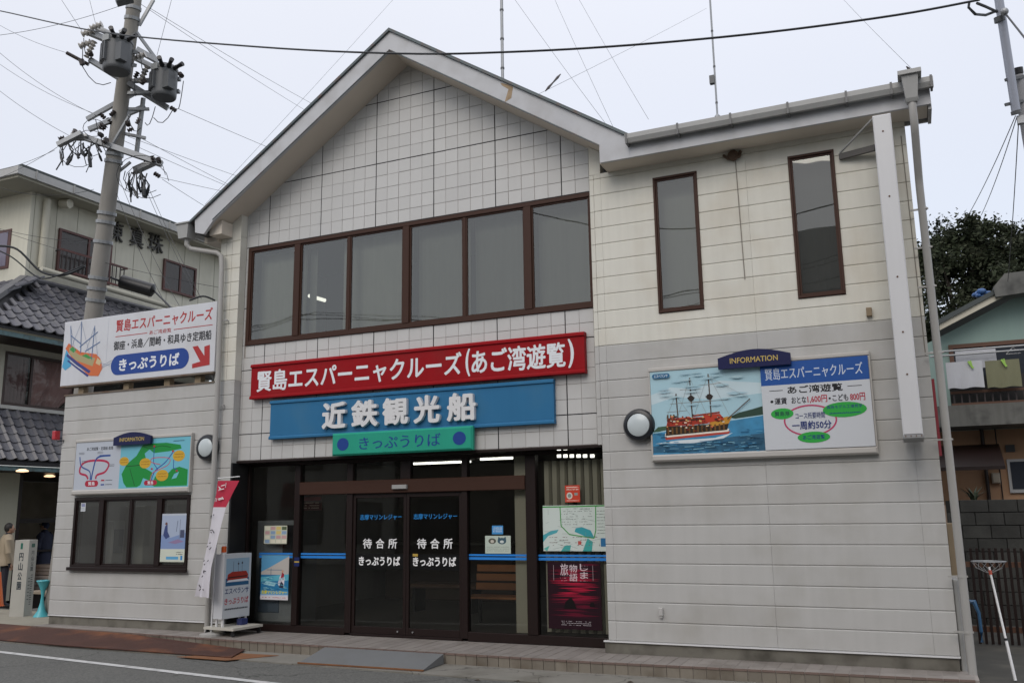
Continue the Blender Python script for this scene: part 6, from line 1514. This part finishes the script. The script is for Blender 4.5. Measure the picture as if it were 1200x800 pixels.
c = at(1184,525,1,YH+.45); q = MB(); q.box(c.x-.08,c.x+.08,YH+.47,YH+.499,c.z-.07,c.z+.07); q.build('air_vent', M_black, hs)
for px in (1152,1168): c = at(px,520,1,YH+.4); q = MB(); q.tube([(c.x,YH+.42,1.0),(c.x,YH+.42,3.1)], .035 if px == 1152 else .012, 8); q.build('drain_pipe', M_dbrown, hs)
# blue sheet on the roof
c = at(1150,347,1,YH+.1)
q = MB(); rr = random.Random(4)
for k in range(7): q.ell((c.x+rr.uniform(-.12,.14), YH+.1+rr.uniform(-.1,.1), c.z+rr.uniform(-.06,.09)), rr.uniform(.05,.10), .08, rr.uniform(.04,.08), 7, 5)
q.build('blue_tarpaulin', mat('tarp_blue', (.035,.10,.26), .4, var=.3, scale=20), label='crumpled blue tarpaulin on the roof of the green house', cat='tarpaulin')
# laundry poles and towels
YL = YH-.75
for (a_, b_, lab) in (((1090,413),(1215,402),'upper laundry pole on the balcony'), ((1090,418),(1215,410),'lower laundry pole on the balcony')):
    A = at(*a_,1,YL); B = at(*b_,1,YL); B.z = A.z; q = MB(); q.tube([A, B], .018, 8); q.build('laundry_pole', M_galv, label=lab, cat='laundry pole', smooth=True)
def towel(p0, p1, y_, m, lab, ripple=.02):
    A, B = at(*p0,1,y_), at(*p1,1,y_); x0, x1, z1, z0 = A.x, B.x, A.z, B.z; q = MB(); n_ = 12; vs = []
    for j in range(7):
        for i in range(n_+1):
            t = i/n_; vs.append((x0+(x1-x0)*t, y_+ripple*math.sin(i*1.3+j*.4)*(j/6), z1+(z0-z1)*j/6+(.012*math.sin(i*.9) if j == 6 else 0)))
    q.add(vs, [(j*(n_+1)+i, (j+1)*(n_+1)+i, (j+1)*(n_+1)+i+1, j*(n_+1)+i+1) for j in range(6) for i in range(n_)])
    q.add([(v[0], v[1]+.02, v[2]) for v in vs], [(j*(n_+1)+i, j*(n_+1)+i+1, (j+1)*(n_+1)+i+1, (j+1)*(n_+1)+i) for j in range(6) for i in range(n_)])
    q.build('towel', m, smooth=True, label=lab, cat='towel', group='towels drying on the balcony')
M_tw = mat('towel_white', (.50,.51,.54), .9, var=.04, bump=.5, bscale=200); M_to = mat('towel_olive', (.18,.18,.11), .9, var=.06, bump=.5, bscale=200)
towel((1108,425),(1154,453), YL-.05, M_tw, 'front white towel hanging nearest the downpipe'); towel((1154,423),(1198,452), YL-.05, M_to, 'olive green towel hanging on the balcony')
towel((1119,411),(1169,430), YL+.15, M_tw, 'white towel on the rear laundry pole')
for px, py, lab in ((1137,426,'lime green clothes peg on the white towel'), (1176,424,'lime green clothes peg on the olive towel')):
    c = at(px,py,1,YL-.09); q = MB(); q.bar(c+Vector((-.03,0,.05)), c+Vector((.04,0,-.09)), .02, .035); q.bar(c+Vector((.01,0,.06)), c+Vector((.03,0,-.09)), .02, .025); q.build('clothes_peg', mat('peg_lime', (.28,.50,.08), .4), label=lab, cat='clothes peg', group='lime clothes pegs')
hg = at(1187,408,1,YL); q = MB()
for k in range(3): q.tube([hg+Vector((-.12,0,-.10)), hg+Vector((0,0,.02)), hg+Vector((.12,0,-.10)), hg+Vector((-.12,0,-.10))], .008, 6)
q.build('coat_hanger', M_white, label='white coat hanger on the laundry pole', cat='hanger')
# yard wall, fence, small items at the right
bw = empty('block_wall', (6, 5.2, Z_R), 'dark stained concrete block wall behind the slatted fence', 'wall')
M_blk = mat('stained_block', (.035,.035,.032), .95, var=.35, scale=3, rnd=.2, streak=.25, bump=.5, bscale=50, dirt=(.09,.09,.08), dirt_amt=.5)
q = MB(); q.box(4.0,9,5.21,5.35,Z_R,1.62); q.build('core', mat('wall_core', (.02,.02,.018), .95), bw)
me = MB().bbox(0,.39,0,.06,0,.19,.006).mesh('block', M_blk)
for j in range(10):
    for i in range(13): 
        x_ = 4.0+.40*i-(.2 if j % 2 else 0)
        if x_ < 3.95: continue
        place('block', me, bw, (x_, 5.15, Z_R+.0+.2*j-.08))
fn = empty('slatted_fence', (5, 3, Z_R), 'dark brown slatted garden fence in the passage', 'fence')
fz0, fz1 = Z_R+.03, .98
me = MB().box(0,.035,0,.02,0,fz1-fz0).mesh('slat', M_dbrown)
for k in range(44): place('slat', me, fn, (4.16+k*.075, 2.95, fz0))
for z in (fz0+.15, fz1-.25): q = MB(); q.box(4.1,7.5,2.975,3.01,z,z+.07); q.build('rail', M_brn2, fn)
# landing net leaning
nb, ntp = at(1190,797,2,Z_R+.03), at(1158,662,1,1.2)
nt_ = empty('landing_net', tuple(nb), 'long-handled round landing net leaning in the passage', 'net')
tp = dp(1159,664,(nb-CAM).dot(CF)+.5)
q = MB(); q.tube([nb, nb.lerp(tp,.35), nb.lerp(tp,.36), tp], [.016,.016,.013,.012], 10); q.build('handle', M_white, nt_, smooth=True)
q = MB(); q.tube([nb.lerp(tp,.34), nb.lerp(tp,.36)], .02, 10); q.build('collar', M_black, nt_)
q = MB(); q.tube([nb.lerp(tp,.93), nb.lerp(tp,.97)], .017, 10); q.build('red_collar', mat('collar_red', (.5,.08,.04), .5), nt_)
q = MB(); cc = tp+Vector((0,0,.06)); q.tube([cc+Vector((.17*math.cos(t*math.pi/10), .12*math.sin(t*math.pi/10), 0)) for t in range(21)], .007, 6); q.build('hoop', M_galv, nt_)
q = MB()
for k in range(12):
    t = 2*math.pi*k/12; q.tube([cc+Vector((.17*math.cos(t), .12*math.sin(t), 0)), cc+Vector((.13*math.cos(t+.4), .10*math.sin(t+.4), -.07)), cc+Vector((.03*math.cos(t+.8), .03*math.sin(t+.8), -.12))], .0025, 4)
q.build('mesh_bag', mat('net_grey', (.25,.25,.25), .8), nt_)
q = MB(); a0_ = at(1140,712,1,2.2); q.tube([at(1137,705,1,2.2), at(1141,704,1,2.2), at(1147,718,1,2.2), at(1150,740,1,2.2), at(1151,752,1,2.2)], [.03,.03,.02,.02,.02], 8)
q.build('blue_hose', mat('hose_blue', (.03,.10,.20), .4), smooth=True, label='blue hose hooked on the slatted fence behind the downpipe', cat='hose')
q = MB(); q.bbox(3.845,3.90,.05,.35,Z_P-.1,.78,.01); q.build('grey_board', M_gutter, label='narrow grey board against the right corner of the office', cat='board')
q = MB(); q.bbox(3.86,3.93,.9,1.0,Z_R+.03,1.35,.01); q.build('wooden_plank', mat('weathered_wood', (.12,.10,.08)), label='brown plank leaning behind the right downpipe', cat='plank')
q = MB(); q.box(3.96,4.0,4.5,4.56,2.3,3.5); q.build('red_pole_banner', mat('dull_red', (.22,.02,.03), .7), label='narrow dull red strip behind the right downpipe', cat='strip')

# ================================================================== foliage
def leaves(centres, n_, size, seed, mlist, name, parent, stuff=True):
    rr = random.Random(seed); vs = []; fs = []; mi = []; clumps = []
    for c, r_ in centres:                       # each limb carries ragged clumps of its own, some standing clear of the mass
        for _ in range(16):
            v = Vector((rr.gauss(0,1), rr.gauss(0,1), rr.gauss(0,1))).normalized()*rr.uniform(.35,1.12)
            k = rr.uniform(.22,.48); clumps.append((Vector(c)+Vector((v.x*r_[0], v.y*r_[1], v.z*r_[2])), k*r_[0]*.8, rr.choice((0,0,1,1,2))))
    for _ in range(n_):
        c, r_, mm = rr.choice(clumps)
        v = Vector((rr.gauss(0,.5), rr.gauss(0,.5), rr.gauss(0,.42)))
        p = c+v*r_
        a = Vector((rr.gauss(0,1), rr.gauss(0,1), rr.gauss(0,.6))).normalized(); b = a.cross(Vector((rr.gauss(0,1), rr.gauss(0,1), rr.gauss(0,1)))).normalized()
        s1 = size*rr.uniform(.5,1.5); k = len(vs)
        vs += [p-a*s1, p-b*s1*.45, p+a*s1, p+b*s1*.45]; fs.append((k,k+1,k+2,k+3)); mi.append(mm if rr.random() < .7 else rr.randrange(3))
    q = MB(); q.v = [tuple(v) for v in vs]; q.f = fs; q.m = mi
    return q.build(name, mlist, parent)
LM = [mat('leaf_dark', (.022,.028,.016), .9, var=.3, scale=2, spec=.15), mat('leaf_mid', (.032,.040,.022), .9, var=.3, scale=2, spec=.15), mat('leaf_light', (.055,.062,.038), .8, spec=.2)]
def tree(base, cl, n_, size, seed, label, tr=.3):
    t = empty('evergreen_tree', base, label, 'tree'); b = Vector(base)
    cs = [Vector(c) for c, r_ in cl]; top = sum(cs, Vector())/len(cs)
    q = MB(); q.tube([b, b.lerp(top,.4)+Vector((.2,0,0)), b.lerp(top,.75)], [tr, tr*.75, tr*.4], 10)
    for c in cs:
        m0 = b.lerp(top, .5); q.tube([m0, m0.lerp(c,.5)+Vector((0,0,-.3)), c], [tr*.45, tr*.25, tr*.08], 7)
    q.build('trunk', mat('bark', (.06,.05,.04), .9, var=.2), t)
    leaves(cl, n_, size, seed, LM, 'crown', t)
def TC(px, py, y_, rx): c = at(px, py+12, 1, y_); return (tuple(c), (rx, rx*1.2, rx*.85))
yt = 22
cl = [TC(1112,318,yt,1.5),TC(1135,292,yt+1,1.5),TC(1150,285,yt,1.3),TC(1170,290,yt+.5,1.4),TC(1120,350,yt,1.6),TC(1150,330,yt-1,1.8),TC(1185,310,yt,1.3),TC(1165,345,yt+1,1.6),TC(1100,300,yt+1,1.1),TC(1103,285,yt,.8),TC(1138,268,yt,.8),TC(1090,380,yt,1.6),TC(1125,400,yt,1.8),TC(1160,400,yt+1,2.2)]
b0 = at(1140,480,1,yt); tree((b0.x, yt, Z_R), cl, 42000, .075, 1, 'dark evergreen tree with a ragged crown behind the green house', .35)
cl = [TC(1205,290,yt+3,1.4),TC(1215,330,yt+3,1.8),TC(1200,275,yt+3,.7),TC(1225,300,yt+3,1.5),TC(1190,345,yt+4,1.3)]
b0 = at(1210,480,1,yt+3); tree((b0.x, yt+3, Z_R), cl, 16000, .075, 2, 'smaller dark evergreen tree cut by the right edge of the frame', .25)
# small spiky plant by the lean-to
ps = at(1142,592,1,5.6); pl = empty('spiky_plant', (ps.x, 5.6, 1.3), 'small spiky green plant above the block wall', 'plant'); rr = random.Random(9)
for k in range(22):
    a_ = rr.uniform(0, 2*math.pi); l_ = rr.uniform(.22,.4); d_ = Vector((math.cos(a_)*.5, math.sin(a_)*.5, 1)).normalized(); p = Vector((ps.x, 5.6, 1.55)); s_ = Vector((-math.sin(a_), math.cos(a_), 0))*.018
    q = MB(); mid = p+d_*l_*.6; tip = p+d_*l_+Vector((math.cos(a_),math.sin(a_),-.3))*.10; q.add([p-s_,p+s_,mid+s_,mid-s_,tip],[(0,1,2,3),(3,2,4)]); q.build('leaf', mat('spiky_leaf', (.018,.030,.012), .7), pl)
q = MB(); q.lathe([(.12,1.2),(.16,1.5)], (ps.x,5.6,0), 'z', 12); q.build('pot', M_brn2, pl)
q = MB(); q.box(ps.x-.2,ps.x+.2,5.4,5.8,Z_R,1.2); q.build('pedestal', M_conc, pl)

# ================================================================== houses across the street (seen only as reflections)
for k, (x0, x1, y0, h_, lab) in enumerate(((-30,-14,-17,6.2,'pale-walled two-storey house opposite, far left'), (-13.5,-7,-16.5,8.7,'dark shop house opposite the left wing'), (-6.5,.3,-16,8.3,'dark shop house opposite the entrance'), (.55,9.5,-15.5,10.6,'taller dark house opposite the right wing'), (10,24,-17,6.6,'low dark house opposite, far right'))):
    h = empty('opposite_house', ((x0+x1)/2, y0, Z_R), lab, 'house', 'houses across the street')
    q = MB(); q.box(x0, x1, y0-8, y0, Z_R, h_*.72); q.build('wall', mat('opp_wall_%d' % k, [(.42,.41,.38),(.13,.12,.10),(.08,.075,.07),(.09,.09,.09),(.12,.11,.10)][k], .9, var=.1), h)  # far-left wall kept pale to brighten reflections in the ticket window
    q = MB(); q.prism3([(x0-.4,y0+.6,h_*.70),(x1+.4,y0+.6,h_*.70),(x1+.4,y0-4,h_),(x0-.4,y0-4,h_)], (0,0,.12)); q.prism3([(x0-.4,y0-4.01,h_),(x1+.4,y0-4.01,h_),(x1+.4,y0-8.5,h_*.7),(x0-.4,y0-8.5,h_*.7)], (0,0,.12)); q.build('roof', M_roof, h)
    n_ = max(2, int((x1-x0)/2.6))
    for i in range(n_):
        cx_ = x0+(i+.5)*(x1-x0)/n_
        for z0, z1 in ((.4,2.0),(3.2,4.3)):
            if z1 < h_*.7: q = MB(); q.box(cx_-.8, cx_+.8, y0+.001, y0+.05, z0, z1); f = q.build('window', M_dbrown, h); q = MB(); q.box(cx_-.72, cx_+.72, y0+.051, y0+.06, z0+.08, z1-.08); q.build('pane', mat('dim_pane', (.05,.05,.05), .2), f)

for k, (y_, z0, z1, r_) in enumerate(((-13.0,8.9,7.0,.012),(-13.4,8.6,8.0,.010),(-12.6,7.9,8.3,.014))):
    q = MB(); q.tube([Vector((-34+3.2*i, y_, (z0*(18-i)+z1*i)/18-.9*math.sin(math.pi*(i%6)/6))) for i in range(19)], r_, 6); q.build('overhead_wire', M_wire, label=('lowest', 'second lowest', 'thick middle', 'thin upper', 'topmost thin', 'steepest thick')[k]+' wire strung along the far side of the street', cat='wire', group='wires across the street')
